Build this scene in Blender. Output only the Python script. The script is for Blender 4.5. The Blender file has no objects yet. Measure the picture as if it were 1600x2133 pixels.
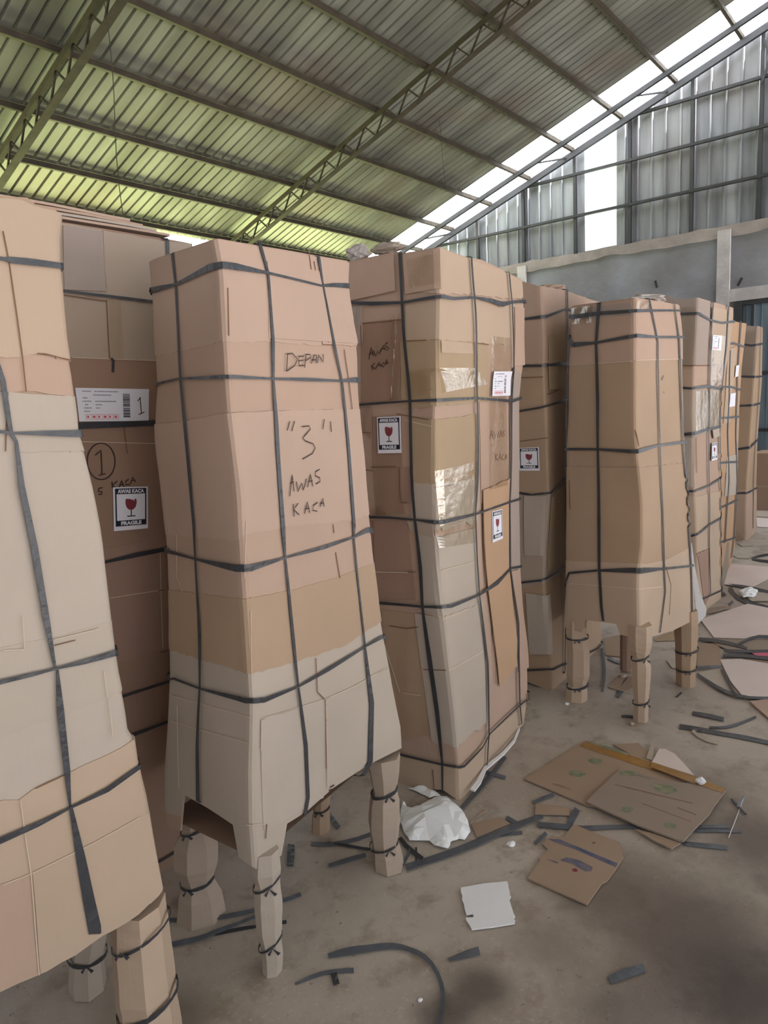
import bpy, math, random
import numpy as np
from mathutils import Vector, noise
random.seed(7)
S = bpy.context.scene
COL = S.collection

# ---------------------------------------------------------------- camera
FOC, CX, CY, CAMH = 1472.0, 800.0, 1066.5, 1.5
_yaw, _pit, _rol = [math.radians(a) for a in (39.46, 8.73, -2.89)]
_f = np.array([math.cos(_yaw)*math.cos(_pit), math.sin(_yaw)*math.cos(_pit), -math.sin(_pit)])
_r = np.array([math.sin(_yaw), -math.cos(_yaw), 0.0]); _u = np.cross(_r, _f)
_r2 = math.cos(_rol)*_r + math.sin(_rol)*_u
_u2 = -math.sin(_rol)*_r + math.cos(_rol)*_u
_C = np.array([0.0, 0.0, CAMH])
cam_d = bpy.data.cameras.new('camera'); cam = bpy.data.objects.new('camera', cam_d); COL.objects.link(cam)
from mathutils import Matrix
cam.matrix_world = Matrix(((_r2[0], _u2[0], -_f[0], 0), (_r2[1], _u2[1], -_f[1], 0), (_r2[2], _u2[2], -_f[2], CAMH), (0, 0, 0, 1)))
cam_d.sensor_fit = 'VERTICAL'; cam_d.sensor_height = 24.0; cam_d.lens = FOC/2133.0*24.0
cam_d.clip_start = 0.05; cam_d.clip_end = 200
S.camera = cam

# ---------------------------------------------------------------- light
S.view_settings.view_transform = 'Standard'; S.view_settings.look = 'None'
S.view_settings.gamma = 1.0; S.view_settings.use_curve_mapping = False
S.view_settings.exposure = 0.1
W = bpy.data.worlds.new('world'); S.world = W; W.use_nodes = True
_bg = W.node_tree.nodes['Background']; _bg.inputs[0].default_value = (0.90, 0.945, 1.0, 1); _bg.inputs[1].default_value = 1.75
sun_d = bpy.data.lights.new('sun', 'SUN'); sun_d.energy = 55.0; sun_d.angle = math.radians(3); sun_d.color = (1.0, 0.985, 0.98)
sun = bpy.data.objects.new('sun', sun_d); COL.objects.link(sun)
# high sun over the roof: it falls on the grass beyond the eave
sun.rotation_euler = Vector((-0.02, -0.5, 0.87)).to_track_quat('Z', 'Y').to_euler()

# ---------------------------------------------------------------- helpers
def ray(x, y):
    d = (x-CX)*_r2 - (y-CY)*_u2 + FOC*_f
    return d/np.linalg.norm(d)
def ground(x, y, z=0.0):
    d = ray(x, y); return _C + d*(z-_C[2])/d[2]
def onpl(x, y, G):
    G = np.array([G[0], G[1], 0.0]); n = G/np.linalg.norm(G); d = ray(x, y); t = ((G-_C) @ n)/(d @ n); return _C+d*t
def axpl(x, y, ax, v):
    d = ray(x, y); return _C + d*(v-_C[ax])/d[ax]
def proj(P):
    v = P-_C; z = v @ _f; return CX+FOC*(v @ _r2)/z, CY-FOC*(v @ _u2)/z
# reading frames: close-ups of the photograph the shapes were measured in
def Z(off, sc):
    return lambda *p: [(off[0]+q[0]*sc, off[1]+q[1]*sc) + tuple(q[2:]) for q in p]
Z3 = Z((0, 400), .28129); Z4 = Z((0, 1000), .28129); Z5 = Z((0, 1533), .2875); Z6 = Z((300, 480), .29059)
Z7 = Z((300, 1080), .35); Z8 = Z((320, 1550), .3625); D1 = Z((700, 480), .2625); D2 = Z((700, 880), .2625)
D3 = Z((740, 1250), .2579); E1 = Z((1060, 560), .3375); E2 = Z((1060, 980), .3375); FL = Z((900, 1480), .4375)
RR = Z((1340, 1000), .2626); K1 = Z((0, 0), .5); K2 = Z((800, 0), .5)

def srgb(r, g, b):
    return tuple(((c/255.0)/12.92 if c/255.0 <= .04045 else ((c/255.0+.055)/1.055)**2.4) for c in (r, g, b))

def newmat(name, col, rough=.7, metal=0.0, spec=.5, bump=0.0, bscale=60, var=0.0, vscale=3.0, col2=None, bstretch=None):
    m = bpy.data.materials.new(name); m.use_nodes = True; nt = m.node_tree; N = nt.nodes; Lk = nt.links
    b = N['Principled BSDF']; b.inputs['Roughness'].default_value = rough; b.inputs['Metallic'].default_value = metal
    b.inputs['Specular IOR Level'].default_value = spec
    tc = N.new('ShaderNodeTexCoord')
    if var or col2:
        nz = N.new('ShaderNodeTexNoise'); nz.inputs['Scale'].default_value = vscale; nz.inputs['Detail'].default_value = 5
        Lk.new(tc.outputs['Object'], nz.inputs['Vector'])
        mr = N.new('ShaderNodeMapRange'); mr.inputs[1].default_value = .3; mr.inputs[2].default_value = .7
        Lk.new(nz.outputs[0], mr.inputs[0])
        mx = N.new('ShaderNodeMix'); mx.data_type = 'RGBA'
        a = col2 if col2 else tuple(c*(1-var) for c in col)
        bb = col if col2 else tuple(min(1, c*(1+var)) for c in col)
        mx.inputs[6].default_value = (*a, 1); mx.inputs[7].default_value = (*bb, 1)
        Lk.new(mr.outputs[0], mx.inputs[0]); Lk.new(mx.outputs[2], b.inputs['Base Color'])
    else:
        b.inputs['Base Color'].default_value = (*col, 1)
    if bump:
        n2 = N.new('ShaderNodeTexNoise'); n2.inputs['Scale'].default_value = bscale; n2.inputs['Detail'].default_value = 3
        if bstretch:
            mp = N.new('ShaderNodeMapping'); mp.inputs['Scale'].default_value = bstretch
            Lk.new(tc.outputs['Object'], mp.inputs[0]); Lk.new(mp.outputs[0], n2.inputs['Vector'])
        else:
            Lk.new(tc.outputs['Object'], n2.inputs['Vector'])
        bp = N.new('ShaderNodeBump'); bp.inputs['Strength'].default_value = bump; bp.inputs['Distance'].default_value = .01
        Lk.new(n2.outputs[0], bp.inputs['Height']); Lk.new(bp.outputs[0], b.inputs['Normal'])
    return m

# cardboard: brown kraft shades, fluted sheen, faint mottling
def card(name, col):
    return newmat(name, col, rough=.7, spec=.22, bump=.07, bscale=9, var=.07, vscale=2.2, bstretch=(14, 14, 1.2))
CARD = {
 'pink':  card('cardboard_rose_kraft', srgb(174, 149, 133)),
 'rose':  card('cardboard_warm_kraft', srgb(178, 154, 139)),
 'brown': card('cardboard_brown_kraft', srgb(166, 142, 120)),
 'tan':   card('cardboard_tan_kraft', srgb(178, 157, 138)),
 'pale':  card('cardboard_pale_kraft', srgb(174, 162, 150)),
 'pale2': card('cardboard_pale_sand', srgb(176, 164, 153)),
 'grey':  card('cardboard_greyish_kraft', srgb(166, 150, 136)),
 'deep':  card('cardboard_deep_kraft', srgb(149, 122, 105)),
 'red':   card('cardboard_reddish_kraft', srgb(153, 125, 111)),
 'orange':card('cardboard_orange_kraft', srgb(177, 146, 119)),
 'ash':   card('cardboard_ash_grey', srgb(158, 143, 135)),
 'olive': card('cardboard_olive_kraft', srgb(165, 144, 119)),
 'floor': card('cardboard_trodden', srgb(156, 135, 118)),
 'floorg':card('cardboard_trodden_grey', srgb(148, 133, 121)),
 'lilac': card('cardboard_faded_lilac', srgb(212, 197, 193)),
}
M_crease = newmat('cardboard_crease_light', srgb(196, 178, 158), rough=.8)
M_slit = newmat('cardboard_torn_edge', srgb(120, 88, 66), rough=.9)
M_strap = newmat('black_strapping', srgb(52, 54, 60), rough=.38, spec=.6, bump=.35, bscale=40, var=.18, vscale=14)
M_strapg = newmat('grey_worn_strapping', srgb(84, 88, 96), rough=.45, spec=.5, bump=.4, bscale=40, var=.25, vscale=12)
M_ink = newmat('marker_ink', srgb(52, 34, 30), rough=.7)
M_inkf = newmat('marker_ink_faded', srgb(112, 78, 60), rough=.7)
M_white = newmat('white_paper', srgb(226, 226, 236), rough=.45, spec=.4)
M_navy = newmat('navy_print', srgb(28, 32, 52), rough=.45)
M_wine = newmat('wine_red_print', srgb(128, 52, 62), rough=.45)
M_grey = newmat('grey_print', srgb(120, 124, 138), rough=.5)
M_red = newmat('red_print', srgb(205, 92, 92), rough=.5)
M_foam = newmat('white_foam', srgb(232, 233, 238), rough=.6, bump=.2, bscale=50, var=.03)

def film(name):
    m = bpy.data.materials.new(name); m.use_nodes = True; nt = m.node_tree; N = nt.nodes; Lk = nt.links
    out = N['Material Output']; N.remove(N['Principled BSDF'])
    tr = N.new('ShaderNodeBsdfTransparent'); tr.inputs[0].default_value = (.985, .975, .95, 1)
    gl = N.new('ShaderNodeBsdfGlossy'); gl.inputs['Roughness'].default_value = .16
    mx = N.new('ShaderNodeMixShader')
    tc = N.new('ShaderNodeTexCoord'); nz = N.new('ShaderNodeTexNoise'); nz.inputs['Scale'].default_value = 22; nz.inputs['Detail'].default_value = 4
    bp = N.new('ShaderNodeBump'); bp.inputs['Strength'].default_value = .3; bp.inputs['Distance'].default_value = .01
    Lk.new(tc.outputs['Object'], nz.inputs['Vector']); Lk.new(nz.outputs[0], bp.inputs['Height']); Lk.new(bp.outputs[0], gl.inputs['Normal'])
    fr = N.new('ShaderNodeFresnel'); fr.inputs[0].default_value = 1.45; Lk.new(bp.outputs[0], fr.inputs['Normal'])
    ad = N.new('ShaderNodeMath'); ad.operation = 'MULTIPLY_ADD'; ad.inputs[1].default_value = .3; ad.inputs[2].default_value = .0; Lk.new(fr.outputs[0], ad.inputs[0])
    Lk.new(ad.outputs[0], mx.inputs[0]); Lk.new(tr.outputs[0], mx.inputs[1]); Lk.new(gl.outputs[0], mx.inputs[2]); Lk.new(mx.outputs[0], out.inputs[0])
    return m
M_film = film('clear_packing_tape')

def link(name, verts, faces, mat, parent=None, smooth=False, thick=0.0, off=-1.0):
    """one mesh object; vertices come in world coordinates and are kept relative to the parent"""
    o0 = np.array(parent_world(parent)) if parent is not None else np.zeros(3)
    me = bpy.data.meshes.new(name)
    me.from_pydata([tuple(float(c) for c in (np.array(v)-o0)) for v in verts], [], [tuple(f) for f in faces])
    me.validate(); me.update()
    ob = bpy.data.objects.new(name, me); COL.objects.link(ob)
    if mat: me.materials.append(mat)
    if smooth:
        for p in me.polygons: p.use_smooth = True
    if thick:
        md = ob.modifiers.new('thickness', 'SOLIDIFY'); md.thickness = thick; md.offset = off
    if parent is not None: ob.parent = parent
    return ob
def parent_world(p):
    v = Vector((0, 0, 0))
    while p is not None:
        v = v + Vector(p.location); p = p.parent
    return v
def thing(name, label, cat, loc, group=None):
    e = bpy.data.objects.new(name, None); COL.objects.link(e); e.location = tuple(float(c) for c in loc); e.empty_display_size = .1
    e['label'] = label; e['category'] = cat
    if group: e['group'] = group
    return e
def tag(o, label, cat, group=None):
    # a thing that is one mesh: put its origin at its own base
    me = o.data; co = np.array([v.co[:] for v in me.vertices]); c = np.array([co[:, 0].mean(), co[:, 1].mean(), co[:, 2].min()])
    for v in me.vertices: v.co = Vector(np.array(v.co[:])-c)
    o.location = Vector(c)
    o['label'] = label; o['category'] = cat
    if group: o['group'] = group
    return o
def struct(o):
    o['kind'] = 'structure'; return o
def boxv(a, b):
    (x0, y0, z0), (x1, y1, z1) = a, b
    v = [(x0, y0, z0), (x1, y0, z0), (x1, y1, z0), (x0, y1, z0), (x0, y0, z1), (x1, y0, z1), (x1, y1, z1), (x0, y1, z1)]
    return v, [(0, 3, 2, 1), (4, 5, 6, 7), (0, 1, 5, 4), (1, 2, 6, 5), (2, 3, 7, 6), (3, 0, 4, 7)]
def box(name, a, b, mat, parent=None):
    v, f = boxv(a, b); return link(name, v, f, mat, parent)
def barmesh(p, q, w, h, up=(0, 0, 1)):
    p, q = np.array(p, float), np.array(q, float); t = (q-p)/np.linalg.norm(q-p)
    s = np.cross(t, up); s /= np.linalg.norm(s); n = np.cross(s, t)
    v = []
    for e in (p, q):
        for a, b in ((-1, -1), (1, -1), (1, 1), (-1, 1)): v.append(e+s*a*w/2+n*b*h/2)
    return v, [(0, 1, 2, 3), (7, 6, 5, 4), (0, 4, 5, 1), (1, 5, 6, 2), (2, 6, 7, 3), (3, 7, 4, 0)]
def merge(parts):
    V, F = [], []
    for v, f in parts:
        k = len(V); V += list(v); F += [tuple(i+k for i in ff) for ff in f]
    return V, F
def bar(name, p, q, w, h, mat, parent=None, up=(0, 0, 1)):
    v, f = barmesh(p, q, w, h, up); return link(name, v, f, mat, parent)
def tubemesh(pts, r, n=6):
    V, F = [], []
    pts = [np.array(p, float) for p in pts]
    for i, p in enumerate(pts):
        t = pts[min(i+1, len(pts)-1)]-pts[max(i-1, 0)]; t /= np.linalg.norm(t)+1e-9
        a = np.cross(t, (0.3, .2, 1) if abs(t[2]) < .9 else (1, 0, 0)); a /= np.linalg.norm(a); b = np.cross(t, a)
        for k in range(n):
            th = 2*math.pi*k/n; V.append(p+r*(math.cos(th)*a+math.sin(th)*b))
    for i in range(len(pts)-1):
        for k in range(n):
            F.append((i*n+k, i*n+(k+1) % n, (i+1)*n+(k+1) % n, (i+1)*n+k))
    F.append(tuple(range(n))[::-1]); F.append(tuple((len(pts)-1)*n+k for k in range(n)))
    return V, F

# ================================================================ the building
M_steel = newmat('old_brown_steel', srgb(62, 54, 42), rough=.75, metal=.1, var=.3, vscale=8)
M_steeld = newmat('dark_steel', srgb(42, 42, 44), rough=.7, metal=.1, var=.2, vscale=8)

def mat_floor():
    m = bpy.data.materials.new('stained_concrete'); m.use_nodes = True; nt = m.node_tree; N = nt.nodes; Lk = nt.links; b = N['Principled BSDF']
    b.inputs['Roughness'].default_value = .6; b.inputs['Specular IOR Level'].default_value = .35
    tc = N.new('ShaderNodeTexCoord')
    def nz(sc, det=6, rough=.6, dist=0):
        n = N.new('ShaderNodeTexNoise'); n.inputs['Scale'].default_value = sc; n.inputs['Detail'].default_value = det; n.inputs['Roughness'].default_value = rough
        n.inputs['Distortion'].default_value = dist; Lk.new(tc.outputs['Object'], n.inputs['Vector']); return n
    def mix(fac, a, bcol):
        x = N.new('ShaderNodeMix'); x.data_type = 'RGBA'; Lk.new(fac, x.inputs[0])
        if isinstance(a, tuple): x.inputs[6].default_value = (*a, 1)
        else: Lk.new(a, x.inputs[6])
        x.inputs[7].default_value = (*bcol, 1); return x.outputs[2]
    def rng(s, lo, hi, a=0, c=1):
        r = N.new('ShaderNodeMapRange'); r.inputs[1].default_value = lo; r.inputs[2].default_value = hi; r.inputs[3].default_value = a; r.inputs[4].default_value = c
        r.interpolation_type = 'SMOOTHSTEP'; Lk.new(s, r.inputs[0]); return r.outputs[0]
    n1 = nz(1.3, 6, .6, .4); n2 = nz(7, 8, .65); n3 = nz(60, 4, .7)
    c = mix(rng(n1.outputs[0], .35, .65), srgb(162, 151, 142), srgb(182, 172, 162))
    c = mix(rng(n2.outputs[0], .48, .68, 0, .7), c, srgb(136, 122, 111))
    c = mix(rng(n3.outputs[0], .55, .72, 0, .5), c, srgb(196, 186, 172))
    n4 = nz(38, 3, .6); c = mix(rng(n4.outputs[0], .66, .74, 0, .7), c, srgb(104, 92, 84))
    # spilled oil and other darker patches, each with its own ragged outline
    for (gx, gy, rad, colr, k) in DARK_PATCHES:
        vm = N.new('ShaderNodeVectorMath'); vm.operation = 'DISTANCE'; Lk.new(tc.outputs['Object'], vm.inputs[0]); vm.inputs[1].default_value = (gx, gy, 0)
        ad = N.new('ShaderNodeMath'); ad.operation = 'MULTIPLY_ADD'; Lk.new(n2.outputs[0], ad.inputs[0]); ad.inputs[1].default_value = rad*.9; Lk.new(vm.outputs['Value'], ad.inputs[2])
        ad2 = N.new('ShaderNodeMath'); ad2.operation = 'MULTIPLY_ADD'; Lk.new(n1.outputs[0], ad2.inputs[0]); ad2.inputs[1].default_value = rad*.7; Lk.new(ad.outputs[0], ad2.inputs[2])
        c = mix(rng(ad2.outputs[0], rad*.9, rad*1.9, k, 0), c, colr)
    Lk.new(c, b.inputs['Base Color'])
    bp = N.new('ShaderNodeBump'); bp.inputs['Strength'].default_value = .15; bp.inputs['Distance'].default_value = .01
    Lk.new(n3.outputs[0], bp.inputs['Height']); Lk.new(bp.outputs[0], b.inputs['Normal'])
    rr = rng(n1.outputs[0], .3, .7, .45, .7); Lk.new(rr, b.inputs['Roughness'])
    return m
def gp(x, y): p = ground(x, y); return float(p[0]), float(p[1])
DARK_PATCHES = []
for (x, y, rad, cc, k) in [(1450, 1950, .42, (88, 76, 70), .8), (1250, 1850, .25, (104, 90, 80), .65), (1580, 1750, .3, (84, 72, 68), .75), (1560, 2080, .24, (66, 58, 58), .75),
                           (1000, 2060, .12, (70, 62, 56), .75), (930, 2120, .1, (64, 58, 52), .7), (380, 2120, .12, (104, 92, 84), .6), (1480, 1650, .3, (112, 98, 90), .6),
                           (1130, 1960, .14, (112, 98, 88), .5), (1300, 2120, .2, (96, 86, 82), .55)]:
    gx, gy = gp(x, y); DARK_PATCHES.append((gx, gy, rad, srgb(*cc), k))
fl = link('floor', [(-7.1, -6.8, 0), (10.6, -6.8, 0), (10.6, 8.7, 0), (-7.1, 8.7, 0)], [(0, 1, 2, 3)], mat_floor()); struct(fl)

def mat_metal(name, c1, c2, rough, metal, streak, rust=None):
    m = bpy.data.materials.new(name); m.use_nodes = True; nt = m.node_tree; N = nt.nodes; Lk = nt.links; b = N['Principled BSDF']
    b.inputs['Roughness'].default_value = rough; b.inputs['Metallic'].default_value = metal
    tc = N.new('ShaderNodeTexCoord'); mp = N.new('ShaderNodeMapping'); mp.inputs['Scale'].default_value = streak
    Lk.new(tc.outputs['Object'], mp.inputs[0]); n = N.new('ShaderNodeTexNoise'); n.inputs['Scale'].default_value = 1; n.inputs['Detail'].default_value = 5
    Lk.new(mp.outputs[0], n.inputs['Vector']); r = N.new('ShaderNodeMapRange'); r.inputs[1].default_value = .32; r.inputs[2].default_value = .68; Lk.new(n.outputs[0], r.inputs[0])
    x = N.new('ShaderNodeMix'); x.data_type = 'RGBA'; x.inputs[6].default_value = (*c1, 1); x.inputs[7].default_value = (*c2, 1); Lk.new(r.outputs[0], x.inputs[0])
    o = x.outputs[2]
    if rust:
        n2 = N.new('ShaderNodeTexNoise'); n2.inputs['Scale'].default_value = .8; n2.inputs['Detail'].default_value = 4; Lk.new(tc.outputs['Object'], n2.inputs['Vector'])
        r2 = N.new('ShaderNodeMapRange'); r2.inputs[1].default_value = .5; r2.inputs[2].default_value = .75; r2.inputs[4].default_value = .6; Lk.new(n2.outputs[0], r2.inputs[0])
        x2 = N.new('ShaderNodeMix'); x2.data_type = 'RGBA'; Lk.new(o, x2.inputs[6]); x2.inputs[7].default_value = (*rust, 1); Lk.new(r2.outputs[0], x2.inputs[0]); o = x2.outputs[2]
    Lk.new(o, b.inputs['Base Color'])
    return m
M_roof = mat_metal('zinc_roof_sheet', srgb(108, 107, 98), srgb(152, 152, 142), .45, .3, (3.0, .5, 1), rust=srgb(116, 94, 80))
M_gable = mat_metal('zinc_wall_sheet', srgb(82, 85, 89), srgb(136, 139, 143), .65, .05, (1, 5.0, .5), rust=srgb(104, 98, 96))
M_door = mat_metal('blue_grey_sheet', srgb(84, 100, 112), srgb(122, 138, 150), .5, .3, (1, 6.0, .6))
def mat_clear():
    m = bpy.data.materials.new('milky_plastic_sheet'); m.use_nodes = True; nt = m.node_tree; N = nt.nodes; Lk = nt.links
    out = N['Material Output']; N.remove(N['Principled BSDF'])
    tr = N.new('ShaderNodeBsdfTransparent'); tr.inputs[0].default_value = (.95, .96, .97, 1); tl = N.new('ShaderNodeBsdfTranslucent'); tl.inputs[0].default_value = (.9, .92, .95, 1)
    mx = N.new('ShaderNodeMixShader'); mx.inputs[0].default_value = .65; Lk.new(tr.outputs[0], mx.inputs[1]); Lk.new(tl.outputs[0], mx.inputs[2]); Lk.new(mx.outputs[0], out.inputs[0]); return m
M_clear = mat_clear()

XG = 10.5                                     # gable wall
EAVE_Y, EAVE_Z, SL = 8.3, 3.861, .337
def roof_z(y): return EAVE_Z + (EAVE_Y-y)*SL
RIDGE_Y = -1.0
def ribs(x0, x1, pitch=.124, amp=.030):
    out = []; x = x0
    while x < x1-1e-6:
        for fr, h in ((0, 0), (.74, 0), (.80, 1), (.93, 1)):
            if x+fr*pitch < x1: out.append((x+fr*pitch, h*amp))
        x += pitch
    out.append((x1, 0)); return out
def roof_sheet(name, x0, x1, mat, ya=EAVE_Y, yb=RIDGE_Y):
    pr = ribs(x0, x1); V, F = [], []
    for (x, h) in pr:
        V += [(x, ya, roof_z(ya)+h), (x, yb, roof_z(yb)+h)]
    for i in range(len(pr)-1): F.append((2*i, 2*i+1, 2*i+3, 2*i+2))
    return link(name, V, F, mat, None, thick=.002)
struct(roof_sheet('ceiling', -7, 9.62, M_roof))
struct(roof_sheet('ceiling_2', 9.62, XG, M_clear))
# far slope beyond the ridge
pr = ribs(-7, XG); V, F = [], []
for (x, h) in pr: V += [(x, RIDGE_Y, roof_z(RIDGE_Y)+h), (x, -6.5, roof_z(RIDGE_Y)-5.5*SL+h)]
for i in range(len(pr)-1): F.append((2*i, 2*i+2, 2*i+3, 2*i+1))
struct(link('ceiling_3', V, F, M_roof, None, thick=.002))

words = ['lowest', 'second', 'third', 'fourth', 'fifth', 'sixth', 'seventh', 'eighth', 'ninth', 'tenth']
PY = [8.13, 7.48, 6.82, 6.08, 5.39, 4.68, 3.95, 3.22, 2.42, 1.7]
for i, y in enumerate(PY):
    z = roof_z(y)
    e = thing('roof_purlin', f'thin brown steel purlin running lengthwise under the sheets, {words[i]} one above the eave', 'roof beam', (4, y, z-.07), 'purlins under the corrugated roof')
    v, f = merge([barmesh((-6.9, y, z-.012), (XG-.02, y, z-.012),   .035, .005), barmesh((-6.9, y-.02, z-.045), (XG-.02, y-.02, z-.045), .006, .05)])
    link('web', v, f, M_steel, e)
    bar('flange', (-6.9, y, z-.068), (XG-.02, y, z-.068), .035, .008, M_steel, e)
def truss(X, label):
    e = thing('roof_truss', label, 'roof truss', (X, 8.25, roof_z(8.25)-.3), 'lattice rafters carrying the purlins')
    def pt(y, d): return (X, y, roof_z(y)-d)
    v, f = merge([barmesh((X-.035, 8.25, roof_z(8.25)-.115), (X-.035, RIDGE_Y, roof_z(RIDGE_Y)-.115), .01, .05), barmesh((X, 8.25, roof_z(8.25)-.092), (X, RIDGE_Y, roof_z(RIDGE_Y)-.092), .075, .01)])
    link('top_chord', v, f, M_steel, e)
    v, f = merge([barmesh((X+.035, 8.25, roof_z(8.25)-.29), (X+.035, RIDGE_Y, roof_z(RIDGE_Y)-.29), .01, .05), barmesh((X, 8.25, roof_z(8.25)-.315), (X, RIDGE_Y, roof_z(RIDGE_Y)-.315), .075, .01)])
    link('bottom_chord', v, f, M_steel, e)
    y = 8.45; k = 0
    while y > 1.0:
        a, b = (.11, .3) if k % 2 == 0 else (.3, .11)
        bar('lattice_bar', pt(y, a), pt(y-.16, b), .016, .016, M_steel, e, up=(1, 0, 0)); y -= .16; k += 1
    return e
truss(3.42, 'brown steel lattice rafter crossing the top left corner of the roof')
truss(6.77, 'brown steel lattice rafter crossing the middle of the roof')
def rafter(X, d, w, h, label):
    o = bar('edge_rafter', (X, 8.25, roof_z(8.25)-d), (X, RIDGE_Y, roof_z(RIDGE_Y)-d), w, h, M_steeld); return tag(o, label, 'roof beam')
rafter(9.98, .11, .045, .06, 'slim dark rafter crossing the white translucent roof strip')
rafter(10.44, .12, .05, .08, 'dark sloping edge bar along the top of the gable wall')
for k, y in enumerate((7.1, 5.05, 3.6)):
    tag(bar('roof_brace', (9.98, y, roof_z(y)-.12), (10.44, y-.3, roof_z(y-.3)-.12), .02, .02, M_steeld), f"short {['lowest','middle','upper'][k]} dark stay between slim rafter and gable edge bar", 'roof brace')
# hanging wires
for k, (a, b, Y, lb) in enumerate([((217, 0), (258, 452), 3.4, 'thin wire hanging from the roof above the tallest packages at left'), ((905, 150), (930, 400), 5.2, 'thin faint wire hanging in front of the middle roof bay')]):
    P, Q = axpl(*a, 1, Y), axpl(*b, 1, Y)
    v, f = tubemesh([P+(Q-P)*t + np.array([.012*math.sin(6*t), 0, 0]) for t in np.linspace(0, 1, 8)], .0022)
    tag(link('hanging_wire', v, f, M_steel), lb, 'wire')

# ---- gable wall
M_conc = newmat('grey_rendered_block', srgb(130, 132, 139), rough=.85, bump=.5, bscale=14, col2=srgb(104, 103, 102), vscale=1.6)
M_conc2 = newmat('pale_concrete_frame', srgb(176, 172, 170), rough=.85, bump=.4, bscale=20, col2=srgb(146, 142, 140), vscale=4)
M_brown = newmat('crumbling_wall_top', srgb(146, 138, 132), rough=.9, bump=.6, bscale=16, col2=srgb(116, 108, 104), vscale=3)
YD = 2.42
v, f = merge([boxv((XG, YD, 0), (XG+.15, 8.7, 3.52)), boxv((XG, -4.2, 2.62), (XG+.15, YD, 3.52))])
struct(link('wall_gable', v, f, M_conc))
# ragged course of old mortar on the top of the masonry
V, F = [], []; ys = np.linspace(8.7, -4.2, 90)
for i, y in enumerate(ys):
    h = 3.585+.03*noise.noise(Vector((y*4, 0, 0))); l = 3.44+.05*noise.noise(Vector((y*2.3, 5, 0)))
    V += [(XG-.02, y, l), (XG-.02, y, h), (XG+.16, y, h), (XG+.16, y, l)]
for i in range(len(ys)-1):
    for k in range(4): F.append((4*i+k, 4*i+4+k, 4*i+4+(k+1) % 4, 4*i+(k+1) % 4))
struct(link('trim_1', V, F, M_brown))
struct(box('trim_2', (XG-.05, 2.5, 0), (XG+.1, 2.66, 3.53), M_conc2))
struct(box('trim_3', (XG-.05, 5.48, 0), (XG+.1, 5.62, 3.53), M_conc2))
struct(box('trim_4', (XG-.04, -4.2, 2.6), (XG+.1, 2.5, 2.76), M_conc2))
# corrugated sheets above the masonry, with the clear strip between
def vsheet(name, y0, y1, zb, zt, mat, X, pitch=.19, amp=.022):
    V, F = [], []; y = y0; pr = []
    while y < y1-1e-6:
        for fr, h in ((0, 0), (.8, 0), (.86, 1), (.94, 1)):
            if y+fr*pitch < y1: pr.append((y+fr*pitch, h*amp))
        y += pitch
    pr.append((y1, 0))
    for (y, h) in pr: V += [(X-h, y, zb), (X-h, y, zt(y) if callable(zt) else zt)]
    for i in range(len(pr)-1): F.append((2*i, 2*i+2, 2*i+3, 2*i+1))
    return link(name, V, F, mat, None, thick=.002)
gz = lambda y: roof_z(y)-.05 if y > RIDGE_Y else roof_z(RIDGE_Y)-(RIDGE_Y-y)*SL-.05
struct(vsheet('wall_gable_upper', -4.2, 4.07, 3.56, gz, M_gable, XG+.09))
struct(vsheet('wall_gable_lower', 4.55, 8.6, 3.56, gz, M_gable, XG+.09))
o = link('window_1', [(XG+.09, 4.05, 3.58), (XG+.09, 4.57, 3.58), (XG+.09, 4.57, gz(4.57)), (XG+.09, 4.05, gz(4.05))], [(0, 1, 2, 3)], M_clear); struct(o)
for i, z in enumerate((4.12, 4.71, 5.29)):
    ymax = EAVE_Y-(z-EAVE_Z)/SL-.15
    w = ['lowest', 'middle', 'upper'][i]
    tag(bar('wall_girt', (XG+.03, -1, z), (XG+.03, ymax, z), .05, .035, M_steeld), f'{w} of the dark horizontal rails across the corrugated gable sheets', 'wall rail', 'horizontal rails of the gable wall')
for i, (y, lb) in enumerate([(2.19, 'beside the right edge of the photo'), (3.02, 'second from the right'), (3.86, 'first to the right of the bright strip'), (4.68, 'first to the left of the bright strip'), (5.54, 'above the left concrete pillar'), (6.38, 'farthest left, the shortest')]):
    tag(bar('wall_post', (XG+.04, y, 3.57), (XG+.04, y, gz(y)-.04), .045, .045, M_steeld, up=(1, 0, 0)), f'dark upright steel post of the gable wall, {lb}', 'wall post', 'upright posts of the gable wall')
for a, b in [((2.19, 5.75), (2.05, 5.3)), ((2.0, 5.75), (2.19, 5.2))]:
    tag(bar('wall_brace', (XG-.02, a[0], a[1]), (XG-.02, b[0], b[1]-.0), .025, .025, M_steeld, up=(1, 0, 0)), 'short dark crossed brace high on the gable wall at the right edge', 'wall brace', 'crossed braces on the gable')
# metal doors below the lintel
struct(vsheet('door_1', -1.2, 2.4, 0.02, 2.6, M_door, XG+.06, pitch=.09, amp=.012))
e = thing('door_frame', 'dark steel frame around the blue-grey sheet door at the far right', 'door frame', (XG-.02, 1.5, 0))
bar('jamb', (XG-.01, 2.38, 0), (XG-.01, 2.38, 2.6), .08, .06, M_steeld, e, up=(1, 0, 0)); bar('jamb', (XG-.01, 2.22, 0), (XG-.01, 2.22, 2.55), .03, .04, M_steeld, e, up=(1, 0, 0))
bar('header', (XG-.01, -1, 2.57), (XG-.01, 2.42, 2.57), .05, .06, M_steeld, e); bar('rail', (XG-.0, -1, 1.65), (XG-.0, 2.3, 1.65), .04, .04, M_steeld, e); bar('rail', (XG-.0, -1, .9), (XG-.0, 2.3, .9), .04, .04, M_steeld, e)
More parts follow.
